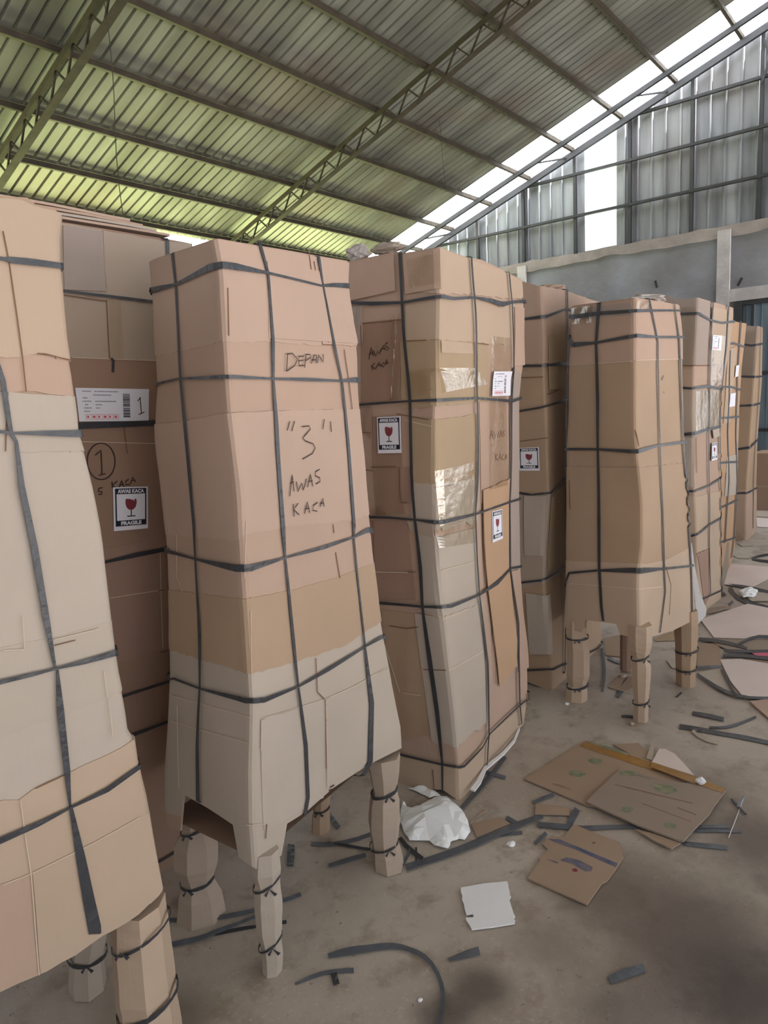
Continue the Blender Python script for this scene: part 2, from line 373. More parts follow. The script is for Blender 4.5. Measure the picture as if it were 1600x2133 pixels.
# small dark bits hanging on the masonry
for (x, y, lb) in [(1367, 592, 'small dark scrap caught on the grey wall left of the concrete pillar'), (1473, 588, 'small dark tilted scrap on the grey wall right of the concrete pillar'), (1152, 607, 'tiny dark peg standing above the packages against the grey wall')]:
    P = axpl(x if x != 1473 else 1535, y, 0, XG-.06)
    tag(bar('wall_scrap', P+np.array([0, -.012, -.05]), P+np.array([0, .012 if x != 1473 else -.06, .05]), .03, .02, M_steeld, up=(1, 0, 0)), lb, 'scrap')

# ---- low long side wall, outdoors beyond it
struct(box('wall_long', (-7, 8.62, 0), (XG, 8.74, 2.1), M_conc))
M_grass = newmat('sunlit_grass', srgb(214, 222, 160), rough=.9, col2=srgb(186, 200, 124), vscale=.8)
g_ = link('ground_outside', [(-14, 8.75, -.05), (26, 8.75, -.05), (26, 34, -.05), (-14, 34, -.05)], [(0, 1, 2, 3)], M_grass); g_['kind'] = 'structure'; g_.name = 'trim_5'
M_bounce_yard = newmat('added_bounce_yard', srgb(132, 132, 134), rough=.95, var=.1)
g_ = link('trim_6_bounce', [(-14, -22, -.05), (26, -22, -.05), (26, -6.8, -.05), (-14, -6.8, -.05)], [(0, 1, 2, 3)], M_bounce_yard); struct(g_)  # unseen yard ground, added to bounce sunlight into the hall
for i, (X) in enumerate((-.0, 3.42, 6.77)):
    tag(bar('eave_column', (X, 8.56, 0), (X, 8.56, roof_z(8.56)-.05), .12, .12, M_steel, up=(1, 0, 0)), f"brown steel column at the eave under the {['nearest','left','middle'][i]} rafter", 'column', 'columns along the eave')

struct(box('wall_end_blocker', (-7.1, -6.5, 0), (-7.0, 8.74, 3.8), M_conc))  # unseen wall, added to block daylight and dim the left-facing sides

# ================================================================ wrapped furniture
class Wrap:
    """a cardboard-wrapped cabinet: four upright edges (left, front, right, back), ruled faces between them"""
    def __init__(s, L, F, R, root, bulge=.006, round_=.014, seed=0):
        s.E = [s.edge(L), s.edge(F), s.edge(R)]; s.root = root; s.bulge = bulge; s.rr = round_; s.seed = seed; s.maxoff = .004
        s.tmax = 1.0; s._grid = None
    @staticmethod
    def edge(e):
        if e[0] == 'px':    # ('px', ground point, [pixel points])
            P = [onpl(x, y, e[1]) for x, y in e[2]]
        else: P = [np.array(p, float) for p in e[1]]
        P.sort(key=lambda p: -p[2]); P = np.array(P)
        return P
    def ept(s, i, t):
        P = s.E[i]; zt, zb = P[0, 2], P[-1, 2]; z = zt+(zb-zt)*t
        zz = P[::-1, 2]
        return np.array([np.interp(z, zz, P[::-1, 0]), np.interp(z, zz, P[::-1, 1]), z])
    def ring(s, t):
        L, F, R = s.ept(0, t), s.ept(1, t), s.ept(2, t); B = L+R-F; return L, F, R, B
    def base(s, u, t):
        L, F, R, B = s.ring(t); C4 = [B, L, F, R, B]      # u -2..2
        u = max(-2+1e-6, min(2-1e-6, u))
        def lin(w):
            w = ((w+2) % 4)-2
            k = int(math.floor(w+2)); fr = w+2-k; return C4[k]+(C4[k+1]-C4[k])*fr
        k = round(u); c = C4[(k+2) % 4]
        side = np.linalg.norm(C4[min(int(u+2), 3)+1]-C4[min(int(u+2), 3)])
        e0 = s.rr/max(.05, np.linalg.norm(lin(k-.5)-c)*2); e1 = s.rr/max(.05, np.linalg.norm(lin(k+.5)-c)*2)
        d = u-k
        if -e0 < d < e1:
            w = (d+e0)/(e0+e1); a, b = lin(k-e0), lin(k+e1)
            return (1-w)**2*a+2*w*(1-w)*c+w*w*b
        return lin(u)
    def nrm(s, u, t):
        h = .03
        a = s.base(min(u+h, 1.999), t)-s.base(max(u-h, -1.999), t); b = s.base(u, t+h)-s.base(u, t-h)
        n = np.cross(a, b); L, F, R, B = s.ring(t); c = (L+R)/2; p = s.base(u, t)
        ln = np.linalg.norm(n)
        if ln < 1e-9: n = p-c
        n = n/np.linalg.norm(n)
        if n @ (p-c) < 0: n = -n
        return n
    def P(s, u, t, off=0.0):
        p = s.base(u, t); n = s.nrm(u, t)
        q = p*2.6+s.seed*7.3; v = noise.noise(Vector(q))*1.0+.22*noise.noise(Vector(p*6+s.seed))
        k = u-round(u); w = min(1, abs(k)/.12)
        return p+n*(s.bulge*v*w+off)
    def grid(s):
        if s._grid is None:
            us = np.linspace(-1, 1, 61); ts = np.linspace(-.03, 1.02, 61)
            s._grid = [(proj(s.base(u, t)), u, t) for u in us for t in ts]
            s._gx = np.array([g[0][0] for g in s._grid]); s._gy = np.array([g[0][1] for g in s._grid])
        return s._grid
    def inv(s, x, y):
        G = s.grid(); i = int(np.argmin((s._gx-x)**2+(s._gy-y)**2)); u, t = G[i][1], G[i][2]
        for _ in range(6):
            p = np.array(proj(s.base(u, t))); h = 1e-3
            du = (np.array(proj(s.base(u+h, t)))-np.array(proj(s.base(u-h, t))))/(2*h); dt = (np.array(proj(s.base(u, t+h)))-np.array(proj(s.base(u, t-h))))/(2*h)
            J = np.array([du, dt]).T; e = np.array([x, y])-p
            if abs(np.linalg.det(J)) < 1e-3: break
            d = np.linalg.solve(J, e); d = np.clip(d, -.08, .08); u = float(np.clip(u+d[0], -1.0, 1.0)); t = float(np.clip(t+d[1], -.06, 1.06))
        return u, t
    def t_at(s, u, curve):
        uu = max(-1, min(1, u)); cx = [c[0] for c in curve]; cy = [c[1] for c in curve]
        lo, hi = -.12, 1.12
        for _ in range(22):
            m = (lo+hi)/2; x, y = proj(s.base(uu, m))
            if y < np.interp(x, cx, cy): lo = m
            else: hi = m
        return (lo+hi)/2
    def body(s, mat, bottom=None, top=None, nper=26, rows=40, cap=None, name='cardboard_shell'):
        us = s.cols(nper); V = []; F = []; n = len(us)
        tb = []; tt = []
        for u in us:
            b = 1.0
            if bottom is not None: b = min(1.02, s.t_at(u, bottom)) if abs(u) <= 1 else None
            tb.append(b); tt.append(s.t_at(u, top) if top is not None and abs(u) <= 1 else 0.0)
        if bottom is not None:
            back = cap if cap is not None else min(x for x in tb if x)
            tb = [back if x is None else x for x in tb]
        s.bot_t = dict(zip([round(float(u), 4) for u in us], tb))
        for r in range(rows+1):
            for j, u in enumerate(us): V.append(s.P(u, tt[j]+(tb[j]-tt[j])*r/rows, -.004))
        for r in range(rows):
            for j in range(n):
                a = r*n+j; b = r*n+(j+1) % n; F.append((a, b, b+n, a+n))
        c = len(V); top_c = np.mean([V[j] for j in range(n)], axis=0); V.append(top_c)
        for j in range(n): F.append((j, c, (j+1) % n))
        o = link(name, V, F, mat, s.root, thick=.006, off=-1)
        if cap is not None:
            V2 = [s.base(u, cap)*.998+.002*top_c for u in us]; q = np.mean(V2, axis=0)
            L, Fp, R, B = s.ring(cap)
            V2 = [q+(v-q)*.985 for v in V2] + [q]
            link('underside', V2, [(j, (j+1) % n, n) for j in range(n)], CARD['deep'], s.root)
        return o
    @staticmethod
    def cols(nper):
        # columns crowd together at the four upright corners so the folds stay crisp
        one = np.linspace(0, 1, nper+1)[:-1]; one = one-.09*np.sin(2*math.pi*one)
        return np.concatenate([k+one for k in (-2, -1, 0, 1)])
    def sheet(s, top, bot, mat, left=None, right=None, off=.005, rough=.0012, thick=.0045, name='cardboard_sheet', wrapl=-1.45, wrapr=1.45):
        top = sorted(top); bot = sorted(bot)
        def side(v, w):
            if v is None: return (w, w)
            xt, xb = v if isinstance(v, tuple) else (v, v)
            yt = np.interp(xt, [c[0] for c in top], [c[1] for c in top]); yb = np.interp(xb, [c[0] for c in bot], [c[1] for c in bot])
            return s.inv(xt, yt)[0], s.inv(xb, yb)[0]
        l, r = side(left, wrapl), side(right, wrapr)
        w = max(abs(r[0]-l[0]), abs(r[1]-l[1])); nu = max(4, int(w*24)); 
        V = []; F = []
        tm = s.t_at((l[0]+r[0])/2, top), s.t_at((l[0]+r[0])/2, bot); nr = max(2, int(abs(tm[1]-tm[0])*34)+1)
        l0, r0 = l[0], r[0]; fus = list(np.linspace(0, 1, nu+1))
        for cu in (-1, 0, 1):
            if min(l0, r0)+.06 < cu < max(l0, r0)-.06:
                for du in (-.05, -.02, .02, .05): fus.append((cu+du-l0)/(r0-l0))
                fus.append((cu-l0)/(r0-l0))
        fus = sorted(f for f in fus if 0 <= f <= 1); fus = [f for i, f in enumerate(fus) if i == 0 or f-fus[i-1] > 1e-4]; nu = len(fus)-1
        for j in range(nu+1):
            fu = fus[j]; ua, ub = l[0]+(r[0]-l[0])*fu, l[1]+(r[1]-l[1])*fu
            ta, tb = s.t_at(ua, top), s.t_at(ub, bot)
            if rough: 
                ta += rough*random.uniform(-.6, .6); tb += rough*random.uniform(-1.5, 1.5)
            for i in range(nr+1):
                v = i/nr; V.append(s.P(ua+(ub-ua)*v, ta+(tb-ta)*v, off+.0006*math.sin(5*fu+9*v)))
        for j in range(nu):
            for i in range(nr):
                a = j*(nr+1)+i; F.append((a, a+1, a+nr+2, a+nr+1))
        s.maxoff = max(s.maxoff, off)
        o = link(name, V, F, mat, s.root, thick=thick, off=-1)
        return o
    def ribbon(s, pts, wid, off, wtaper=None):
        """pts px points (x,y[,w px]); returns mesh data of a ribbon lying on the wrap"""
        fine = []
        for i in range(len(pts)-1):
            a, b = pts[i], pts[i+1]; L = math.hypot(a[0]-b[0], a[1]-b[1]); k = max(1, int(L/8))
            wa = a[2] if len(a) > 2 else wid; wb = b[2] if len(b) > 2 else wid
            for q in range(k): 
                f = q/k; fine.append((a[0]+(b[0]-a[0])*f, a[1]+(b[1]-a[1])*f, wa+(wb-wa)*f))
        z = pts[-1]; fine.append((z[0], z[1], z[2] if len(z) > 2 else wid))
        out = []
        for x, y, w in fine:
            u, t = s.inv(x, y); p = s.P(u, t, off); n = s.nrm(u, t)
            wm = w*np.linalg.norm(p-_C)/FOC
            if out and out[-1][3]*u < 0:      # bend over the corner, never through it
                u0, t0, w0 = out[-1][3], out[-1][4], out[-1][2]
                for uc in sorted([-.05, -.025, 0, .025, .05], reverse=u0 > 0):
                    if min(u0, u) < uc < max(u0, u):
                        f_ = (uc-u0)/(u-u0); tc_ = t0+(t-t0)*f_; out.append([s.P(uc, tc_, off), s.nrm(uc, tc_), w0+(wm-w0)*f_, uc, tc_])
            out.append([p, n, wm, u, t])
        return out
    @staticmethod
    def rmesh(pts, twist=0.0):
        V, F = [], []
        for i, q in enumerate(pts):
            p, n, w = q[0], q[1], q[2]
            a = pts[max(0, i-1)][0]; b = pts[min(len(pts)-1, i+1)][0]; t = b-a; t = t/(np.linalg.norm(t)+1e-9)
            sd = np.cross(t, n); sd /= np.linalg.norm(sd)+1e-9
            V += [p-sd*w/2, p+sd*w/2]
        for i in range(len(pts)-1): F.append((2*i, 2*i+1, 2*i+3, 2*i+2))
        return V, F
    def strap(s, pts, wid=5, kind='h', off=None, mat=None, name='strap', ends=True):
        off = off if off is not None else s.maxoff+(.0035 if kind == 'v' else .0055)
        R = s.ribbon(pts, wid, off)
        if ends and kind == 'h':
            # run on round the hidden sides
            uL, tL = R[0][3], R[0][4]; uR, tR = R[-1][3], R[-1][4]; wL, wR = R[0][2], R[-1][2]
            pre = []
            for u in np.linspace(uR+.05, uL+3.95, 34):
                f = (u-uR)/(uL+4-uR); uu = u if u < 2 else u-4; t = tR+(tL-tR)*f; wm = .011+(wR-.011)*max(0, 1-(u-uR)*3)
                R.append([s.P(uu, t, off), s.nrm(uu, t), wm, uu, t])
            R.append([R[0][0], R[0][1], R[0][2], 0, 0])
        if ends and kind == 'v':
            L, Fp, Rr, B = s.ring(R[0][4]); c = (L+Rr)/2
            for side_, q in ((0, R[0]), (1, R[-1])):
                if side_ == 0 and q[4] < .06:
                    d = c-q[0]; d[2] = 0; d /= np.linalg.norm(d); up = np.array([0, 0, 1.0])
                    p1 = q[0]+up*.006; p2 = p1+d*.03+up*.006; p3 = p1+d*.2+up*.008
                    R = [[p3, up, q[2], 0, 0], [p2, up, q[2], 0, 0], [p1, (up+q[1])/1.4, q[2], 0, 0]]+R
                if side_ == 1 and q[4] > .8 and s.tmax:
                    d = c-q[0]; d[2] = 0; d /= np.linalg.norm(d); dn = np.array([0, 0, -1.0])
                    R = R+[[q[0]+d*.015+dn*.006, q[1]+dn*.5, q[2]*.9, 0, 0], [q[0]+d*.05+dn*.002, dn, q[2]*.8, 0, 0]]
        V, F = s.rmesh(R)
        return link(name, V, F, mat or M_strap, s.root, thick=.0014, off=0)
    def lines(s, segs, wid=1.3, mat=None, name='crease', off=None):
        """folds and torn edges of one kind, as fine raised ridges in one part"""
        for g_ in segs:
            v, f = s.rmesh(s.ribbon(g_, wid, (off if off is not None else s.maxoff)+.0008)); link(name, v, f, mat or M_crease, s.root, thick=.0008, off=0)
    def writing(s, strokes, wid=2.6, mat=None, off=None, name='handwriting'):
        parts = []
        for g_ in strokes: parts.append(s.rmesh(s.ribbon(g_, wid, (off if off is not None else s.maxoff)+.0006)))
        v, f = merge(parts); return link(name, v, f, mat or M_ink, s.root, thick=.0004, off=0)
    def card_fn(s, quad, off):
        st = [s.inv(*q) for q in quad]
        def fn(a, b, h=0.0):
            u = (1-b)*((1-a)*st[0][0]+a*st[1][0])+b*((1-a)*st[3][0]+a*st[2][0]); t = (1-b)*((1-a)*st[0][1]+a*st[1][1])+b*((1-a)*st[3][1]+a*st[2][1])
            return s.P(u, t, off+h)
        return fn
    def patch(s, quad, mat, off=None, n=8, name='cardboard_patch', thick=.003, jag=0):
        off = off if off is not None else s.maxoff+.002
        fn = s.card_fn(quad, off); V, F = [], []
        for i in range(n+1):
            for j in range(n+1):
                a, b = j/n, i/n
                if jag and (i in (0, n)): b += random.uniform(-jag, jag)
                V.append(fn(a, b, .0008*math.sin(9*a+5*b)))
        for i in range(n):
            for j in range(n): F.append((i*(n+1)+j, (i+1)*(n+1)+j, (i+1)*(n+1)+j+1, i*(n+1)+j+1))
        return link(name, V, F, mat, s.root, thick=thick, off=-1)

def quadgrid(fn, x0, y0, x1, y1, h, nx=2, ny=2):
    V = [fn(x0+(x1-x0)*i/nx, y0+(y1-y0)*j/ny, h) for j in range(ny+1) for i in range(nx+1)]
    F = [(j*(nx+1)+i, (j+1)*(nx+1)+i, (j+1)*(nx+1)+i+1, j*(nx+1)+i+1) for j in range(ny) for i in range(nx)]
    return V, F
_tcache = {}
def textmesh(txt, bold=.02):
    if (txt, bold) in _tcache: return _tcache[(txt, bold)]
    cu = bpy.data.curves.new('t', 'FONT'); cu.body = txt; cu.offset = bold; cu.resolution_u = 3
    ob = bpy.data.objects.new('t', cu); me = bpy.data.meshes.new_from_object(ob)
    co = np.array([v.co[:2] for v in me.vertices]); fs = [tuple(p.vertices) for p in me.polygons]
    co = (co-co.min(0))/(co.max(0)-co.min(0)); bpy.data.objects.remove(ob); bpy.data.curves.remove(cu); bpy.data.meshes.remove(me)
    _tcache[(txt, bold)] = (co, fs); return co, fs
def textin(fn, txt, x0, y0, x1, y1, h, bold=.02):
    co, fs = textmesh(txt, bold); return [fn(x0+(x1-x0)*c[0], y1-(y1-y0)*c[1], h) for c in co], fs
def fragile_sticker(w, quad, off=None):
    off = off if off is not None else w.maxoff+.0025
    fn = w.card_fn(quad, off)
    v, f = quadgrid(fn, 0, 0, 1, 1, 0, 4, 4); st = link('fragile_sticker', v, f, M_white, w.root, thick=.0008, off=-1)
    h = .0007
    v, f = merge([quadgrid(fn, .05, .03, .95, .16, h, 4, 1), quadgrid(fn, .05, .77, .95, .90, h, 4, 1), quadgrid(fn, .05, .16, .09, .77, h, 1, 4), quadgrid(fn, .91, .16, .95, .77, h, 1, 4)])
    link('navy_border', v, f, M_navy, st)
    link('lettering', *textin(fn, 'AWAS KACA', .12, .05, .88, .14, 2*h, .05), M_white, st); link('lettering', *textin(fn, 'FRAGILE', .2, .79, .8, .88, 2*h, .05), M_white, st)
    bowl = [(.34, .29), (.38, .27), (.5, .285), (.53, .31), (.56, .28), (.58, .33), (.62, .27), (.655, .29), (.66, .38), (.63, .47), (.56, .525), (.5, .535), (.42, .52), (.36, .46), (.335, .38)]
    link('wine_glass_bowl', [fn(a, b, h) for a, b in bowl], [tuple(range(len(bowl)))[::-1]], M_wine, st)
    v, f = merge([quadgrid(fn, .485, .53, .515, .67, h), quadgrid(fn, .38, .665, .62, .69, h)])
    link('wine_glass_stem', v, f, M_navy, st)
    return st
def shipping_label(w, quad, number=True, off=None):
    off = off if off is not None else w.maxoff+.0025
    fn = w.card_fn(quad, off)
    v, f = quadgrid(fn, 0, 0, 1, 1, 0, 6, 3); st = link('shipping_label', v, f, M_white, w.root, thick=.0008, off=-1); h = .0007
    rnd = random.Random(3); parts = []
    for y, x0, x1 in [(.08, .08, .2), (.08, .24, .56), (.19, .22, .46), (.28, .08, .14), (.38, .07, .19), (.38, .24, .52), (.48, .1, .14), (.48, .24, .33), (.58, .08, .18), (.58, .24, .3), (.68, .08, .16)]:
        x = x0
        while x < x1: 
            d = rnd.uniform(.008, .02); parts.append(quadgrid(fn, x, y, min(x+d, x1), y+.035, h, 1, 1)); x += d+.006
    link('print', *merge(parts), M_grey, st)
    parts = []; y = .16
    while y < .88:
        d = rnd.choice((.006, .012, .02, .03)); parts.append(quadgrid(fn, .62, y, .72, y+d, h, 1, 1)); y += d+rnd.choice((.008, .014, .022))
    link('barcode', *merge(parts), M_navy, st)
    parts = [quadgrid(fn, .09, .79, .55, .8, h, 3, 1), quadgrid(fn, .09, .93, .55, .94, h, 3, 1)]
    for k in range(7): parts.append(quadgrid(fn, .09+k*.0755, .79, .095+k*.0755, .94, h, 1, 1))
    for k in range(6): parts.append(quadgrid(fn, .11+k*.0755, .83, .135+k*.0755+.012*(k % 2), .90, h, 1, 1))
    link('handling_marks', *merge(parts), M_red, st)
    if number:
        def seg(a, b, wd):
            a = np.array(a); b = np.array(b); d = b-a; n = np.array([-d[1]*.5, d[0]*2]); n /= np.linalg.norm(n); n = n*np.array([wd, wd*2])
            return [fn(*(a-n), 2*h), fn(*(a+n), 2*h), fn(*(b+n), 2*h), fn(*(b-n), 2*h)], [(0, 1, 2, 3)]
        link('handwritten_number', *merge([seg((.83, .38), (.875, .26), .007), seg((.865, .26), (.885, .78), .007), seg((.84, .8), (.93, .72), .007)]), M_ink, st)
    return st

def leg(root, G, prof, ties, mat, name='leg', dep=1.0, seed=0, extra=None):
    """cardboard wound round a leg and drawn in by bands; prof = (x, y, width) seen, from the top down"""
    rnd = random.Random(seed); V, F = [], []; n = 7; rings = []
    for (x, y, w) in prof:
        c = onpl(x, y, G); wm = w*np.linalg.norm(c-_C)/FOC/2; rings.append((c, wm))
    z0 = rings[-1][0][2]
    ang0 = rnd.uniform(0, 1); jit = [rnd.uniform(.93, 1.12) for _ in range(n)]
    full = []
    for i in range(len(rings)-1):
        k = 3
        for q in range(k):
            f = q/k; full.append((rings[i][0]*(1-f)+rings[i+1][0]*f, rings[i][1]*(1-f)+rings[i+1][1]*f))
    full.append(rings[-1])
    for c, wm in full:
        for k in range(n):
            a = 2*math.pi*(k+ang0)/n; r = wm*jit[k]*(1.0+.02*rnd.uniform(-1, 1))
            V.append(c+np.array([math.cos(a)*r, math.sin(a)*r*dep, 0]))
    for i in range(len(full)-1):
        for k in range(n): F.append((i*n+k, (i+1)*n+k, (i+1)*n+(k+1) % n, i*n+(k+1) % n))
    F.append(tuple(range(n))); F.append(tuple((len(full)-1)*n+k for k in range(n))[::-1])
    lg = link(name, V, F, mat, root)
    # shift so the foot stands on the floor
    for (ty, slope, wtie) in ties:
        ys = [p[1] for p in prof]; xs = [p[0] for p in prof]; ws = [p[2] for p in prof]
        x = np.interp(ty, ys, xs); w = np.interp(ty, ys, ws); c = onpl(x, ty, G); r = w*np.linalg.norm(c-_C)/FOC/2*1.07+.001; tw = .8*wtie*np.linalg.norm(c-_C)/FOC
        VV, FF = [], []; m = 20
        for k in range(m):
            a = 2*math.pi*k/m; d = np.array([math.cos(a), math.sin(a)*dep, 0]); right = d @ _r
            p = c+d*r+np.array([0, 0, slope*right*r]); ww = tw*(.7+.5*abs(math.sin(a*1.5+seed)))
            VV += [p+np.array([0, 0, ww/2]), p-np.array([0, 0, ww/2])]
        for k in range(m): FF.append((2*k, 2*k+1, (2*k+3) % (2*m), (2*k+2) % (2*m)))
        # knotted tails
        a = -_f[:2]; a = np.array([a[0], a[1], 0]); a /= np.linalg.norm(a); kk = c+a*r*1.03-_r*r*.35*(1 if seed % 2 else -1)
        q = len(VV)
        VV += [kk+np.array([0, 0, .004]), kk-_r*.014+np.array([0, 0, -.012]), kk-_r*.009+np.array([0, 0, -.017]), kk+_r*.013+np.array([0, 0, -.016]), kk+_r*.02+np.array([0, 0, -.009])]
        FF += [(q, q+1, q+2), (q, q+3, q+4)]
        link('tie_band', VV, FF, M_strap, lg, thick=.0015, off=1)
    return lg

G_PK = 'cardboard-wrapped furniture standing in a row'
BL = 'tall cardboard wrapped cabinet'
# ---------------------------------------------------------------- cabinet with DEPAN "3"
e = thing('wrapped_cabinet', 'legged cardboard-wrapped cabinet marked DEPAN and a large 3, pale skirt below', 'wrapped furniture', (1.35, 1.55, 0), G_PK)
w = Wrap(('px', (1.04, 1.76), [(313, 547), (319, 608), (325, 741), (329, 803), (323, 893), (327, 945), (338, 1032), (347, 1120), (352, 1234), (354, 1402), (349, 1500), (343, 1605), (342, 1720)]),
         ('px', (1.06, 1.34), [(451, 500), (462, 560), (466, 640), (470, 720), (474, 794), (479, 860), (490, 950), (500, 1032), (503, 1115), (507, 1185), (512, 1260), (517, 1330), (521, 1402), (525, 1458), (524, 1530), (522, 1605), (523, 1713), (530, 1812)]),
         ('px', (1.66, 1.34), [(727, 547), (724, 600), (734, 654), (744, 727), (745, 794), (750, 872), (760, 974), (768, 1070), (773, 1122), (782, 1200), (793, 1290), (800, 1330), (818, 1430), (836, 1515), (837, 1549)]), e, seed=1)
wC = w
w.body(CARD['pink'], bottom=[(342, 1718), (378, 1731), (381, 1722), (383, 1652), (432, 1680), (489, 1718), (491, 1745), (498, 1785), (532, 1808), (550, 1812), (588, 1778), (592, 1718), (638, 1690), (695, 1640), (750, 1603), (775, 1588), (838, 1556)], cap=.985, nper=34, rows=46)
w.sheet([(300, 540), (313, 547), (451, 500), (727, 548), (760, 552)], [(320, 746), (327, 744), (381, 733), (463, 712), (547, 712), (666, 720), (745, 721)], CARD['rose'], off=.006, name='top_box')
w.sheet([(320, 735), (463, 705), (547, 705), (745, 715)], [(323, 888), (329, 885), (396, 877), (466, 864), (474, 858), (561, 856), (747, 852)], CARD['pink'], off=.004)
w.sheet([(320, 885), (396, 877), (466, 862), (561, 856), (750, 852)], [(340, 1113), (500, 1124), (506, 1114), (601, 1095), (730, 1083), (775, 1070)], CARD['rose'], off=.0065)
w.sheet([(340, 1105), (500, 1115), (601, 1086), (775, 1062)], [(350, 1234), (506, 1253), (597, 1236), (702, 1207), (790, 1172)], CARD['pink'], off=.0045)
w.sheet([(350, 1228), (506, 1247), (597, 1230), (702, 1201), (790, 1168)], [(350, 1351), (517, 1402), (527, 1402), (615, 1377), (720, 1342), (800, 1288)], CARD['brown'], off=.0065)
w.sheet([(340, 1335), (517, 1390), (615, 1365), (720, 1332), (810, 1275)], [(340, 1690), (380, 1700), (383, 1653), (432, 1681), (489, 1719), (491, 1745), (498, 1785), (532, 1808), (550, 1812), (588, 1778), (592, 1718), (638, 1690), (695, 1640), (750, 1603), (775, 1588), (838, 1556)], CARD['pale'], off=.0035, rough=0)
w.patch([(541, 1498), (668, 1458), (672, 1660), (548, 1730)], CARD['pale2'], off=.006, jag=.006)
w.patch([(676, 1455), (806, 1392), (828, 1548), (682, 1640)], CARD['pale'], off=.0055, jag=.006)
w.patch([(552, 545), (712, 575), (740, 716), (556, 705)], CARD['rose'], off=.0085)
w.lines([[(352, 1444), (430, 1466), (524, 1493)], [(541, 1496), (600, 1478), (674, 1454)], [(674, 1454), (735, 1428), (800, 1391)], [(372, 1113), (372, 1200), (385, 1234)], [(509, 1085), (509, 1200)], [(519, 1270), (523, 1400)], [(541, 1500), (540, 1562)],
         [(517, 1715), (552, 1714)], [(375, 1470), (378, 1640)], [(674, 1454), (680, 1640)], [(360, 1500), (430, 1520), (518, 1545)]], 1.3)
w.lines([[(638, 520), (665, 700), (668, 718), (690, 719)], [(650, 545), (681, 714)], [(714, 728), (722, 790), (729, 852)], [(690, 1092), (692, 1110)], [(695, 1150), (704, 1204)], [(653, 1370), (656, 1440), (674, 1458), (678, 1600)], [(552, 1715), (550, 1745)], [(471, 600), (474, 700)]], 2.0, M_slit, 'torn_slit')
V_ = [Z6((235, 185, 9), (260, 390, 7), (285, 860, 8), (295, 1060, 8), (330, 1500, 11), (380, 2100, 9)) + Z7((325, 235, 5), (345, 700, 10), (352, 1000, 5), (340, 1350, 9), (338, 1676, 11)),
      Z6((815, 110, 8), (870, 310, 6), (905, 800, 9), (905, 1080, 6), (930, 1400, 11), (975, 2130, 12)) + Z7((820, 230, 5), (870, 700, 9), (900, 990, 5), (950, 1350, 9), (965, 1655, 8), (948, 1752, 8)),
      Z6((1235, 205, 8), (1265, 400, 5), (1350, 830, 7), (1400, 1085, 5), (1440, 1500, 9), (1490, 2120, 10)) + Z7((1235, 110, 5), (1300, 750, 5), (1340, 1100, 14), (1335, 1440, 14), (1296, 1520, 9))]
for p in V_: w.strap(p, 7, 'v')
for p in [Z6((60, 440, 12), (265, 390, 5), (500, 265, 13), (560, 255, 13), (640, 265, 13), (870, 310, 5), (1250, 400, 4), (1340, 395, 8), (1445, 400, 10)),
          Z6((100, 1110, 6), (285, 1065, 4), (590, 1050, 8), (900, 1065, 4), (1150, 1070, 7), (1395, 1080, 4), (1528, 1070, 12)),
          Z7((133, 185, 8), (320, 235, 4), (570, 290, 15), (620, 290, 14), (820, 230, 4), (1050, 170, 8), (1235, 110, 4), (1343, 55, 12)),
          Z7((157, 930, 5), (355, 1005, 4), (620, 1075, 11), (700, 1075, 10), (900, 995, 4), (1080, 890, 8), (1300, 760, 4), (1422, 692, 8))]: w.strap(p, 6, 'h')
_st = [((1010, 885), (1000, 1010)), ((1003, 888), (1045, 883), (1080, 925), (1060, 970), (1003, 1010)), ((1128, 903), (1090, 905), (1090, 937), (1120, 932)), ((1090, 937), (1092, 972), (1130, 968)),
    ((1142, 890), (1132, 985)), ((1142, 892), (1170, 890), (1176, 912), (1140, 935)), ((1180, 955), (1200, 895), (1215, 897), (1216, 955)), ((1185, 930), (1216, 928)), ((1225, 950), (1230, 892), (1265, 945), (1265, 888)),
    ((1025, 1370), (1008, 1435)), ((1060, 1368), (1040, 1440)), ((1275, 1355), (1265, 1425)), ((1318, 1370), (1325, 1445)),
    ((1112, 1408), (1165, 1402), (1175, 1425), (1120, 1490), (1140, 1510), (1195, 1530), (1210, 1560), (1190, 1600), (1120, 1640)),
    ((1025, 1905), (1045, 1750), (1057, 1870)), ((1030, 1812), (1056, 1803)), ((1075, 1800), (1085, 1872), (1112, 1810), (1125, 1862), (1148, 1780)), ((1155, 1840), (1175, 1745), (1192, 1835)), ((1160, 1800), (1190, 1795)),
    ((1242, 1712), (1213, 1730), (1210, 1758), (1242, 1772), (1245, 1800), (1215, 1818)), ((1050, 1960), (1055, 2050)), ((1085, 1955), (1053, 2000), (1092, 2038)), ((1130, 2030), (1150, 1945), (1168, 2022)), ((1135, 1995), (1165, 1990)),
    ((1228, 1948), (1195, 1972), (1190, 2005), (1222, 2012)), ((1242, 1980), (1265, 1920), (1272, 1978)), ((1245, 1955), (1270, 1952))]
for a_, b_ in ((0, 9), (9, 14), (14, 21), (21, 30)): w.writing([Z6(*q) for q in _st[a_:b_]], 2.1, off=.0095)
w.writing([[(686, 1639), (694, 1634)], [(684, 1646), (690, 1643)]], 3, off=.006, name='printed_mark')
GL = [(1.10, 1.71), (1.08, 1.37), (1.60, 1.38), (1.62, 1.70)]
leg(e, GL[0], Z8((240, 400, 60/1), (238, 468, 46), (238, 560, 76), (240, 680, 76), (250, 775, 54), (262, 850, 72), (270, 985, 84)), [(1722, .3, 5), (1832, .1, 6)], CARD['grey'], seed=1)
leg(e, GL[1], Z8((640, 600, 50), (640, 715, 56), (650, 785, 46), (655, 900, 52), (660, 1050, 46), (672, 1138, 38), (680, 1200, 38), (680, 1318, 34)), [(1836, .5, 5), (1960, .6, 5)], CARD['pale'], seed=2)
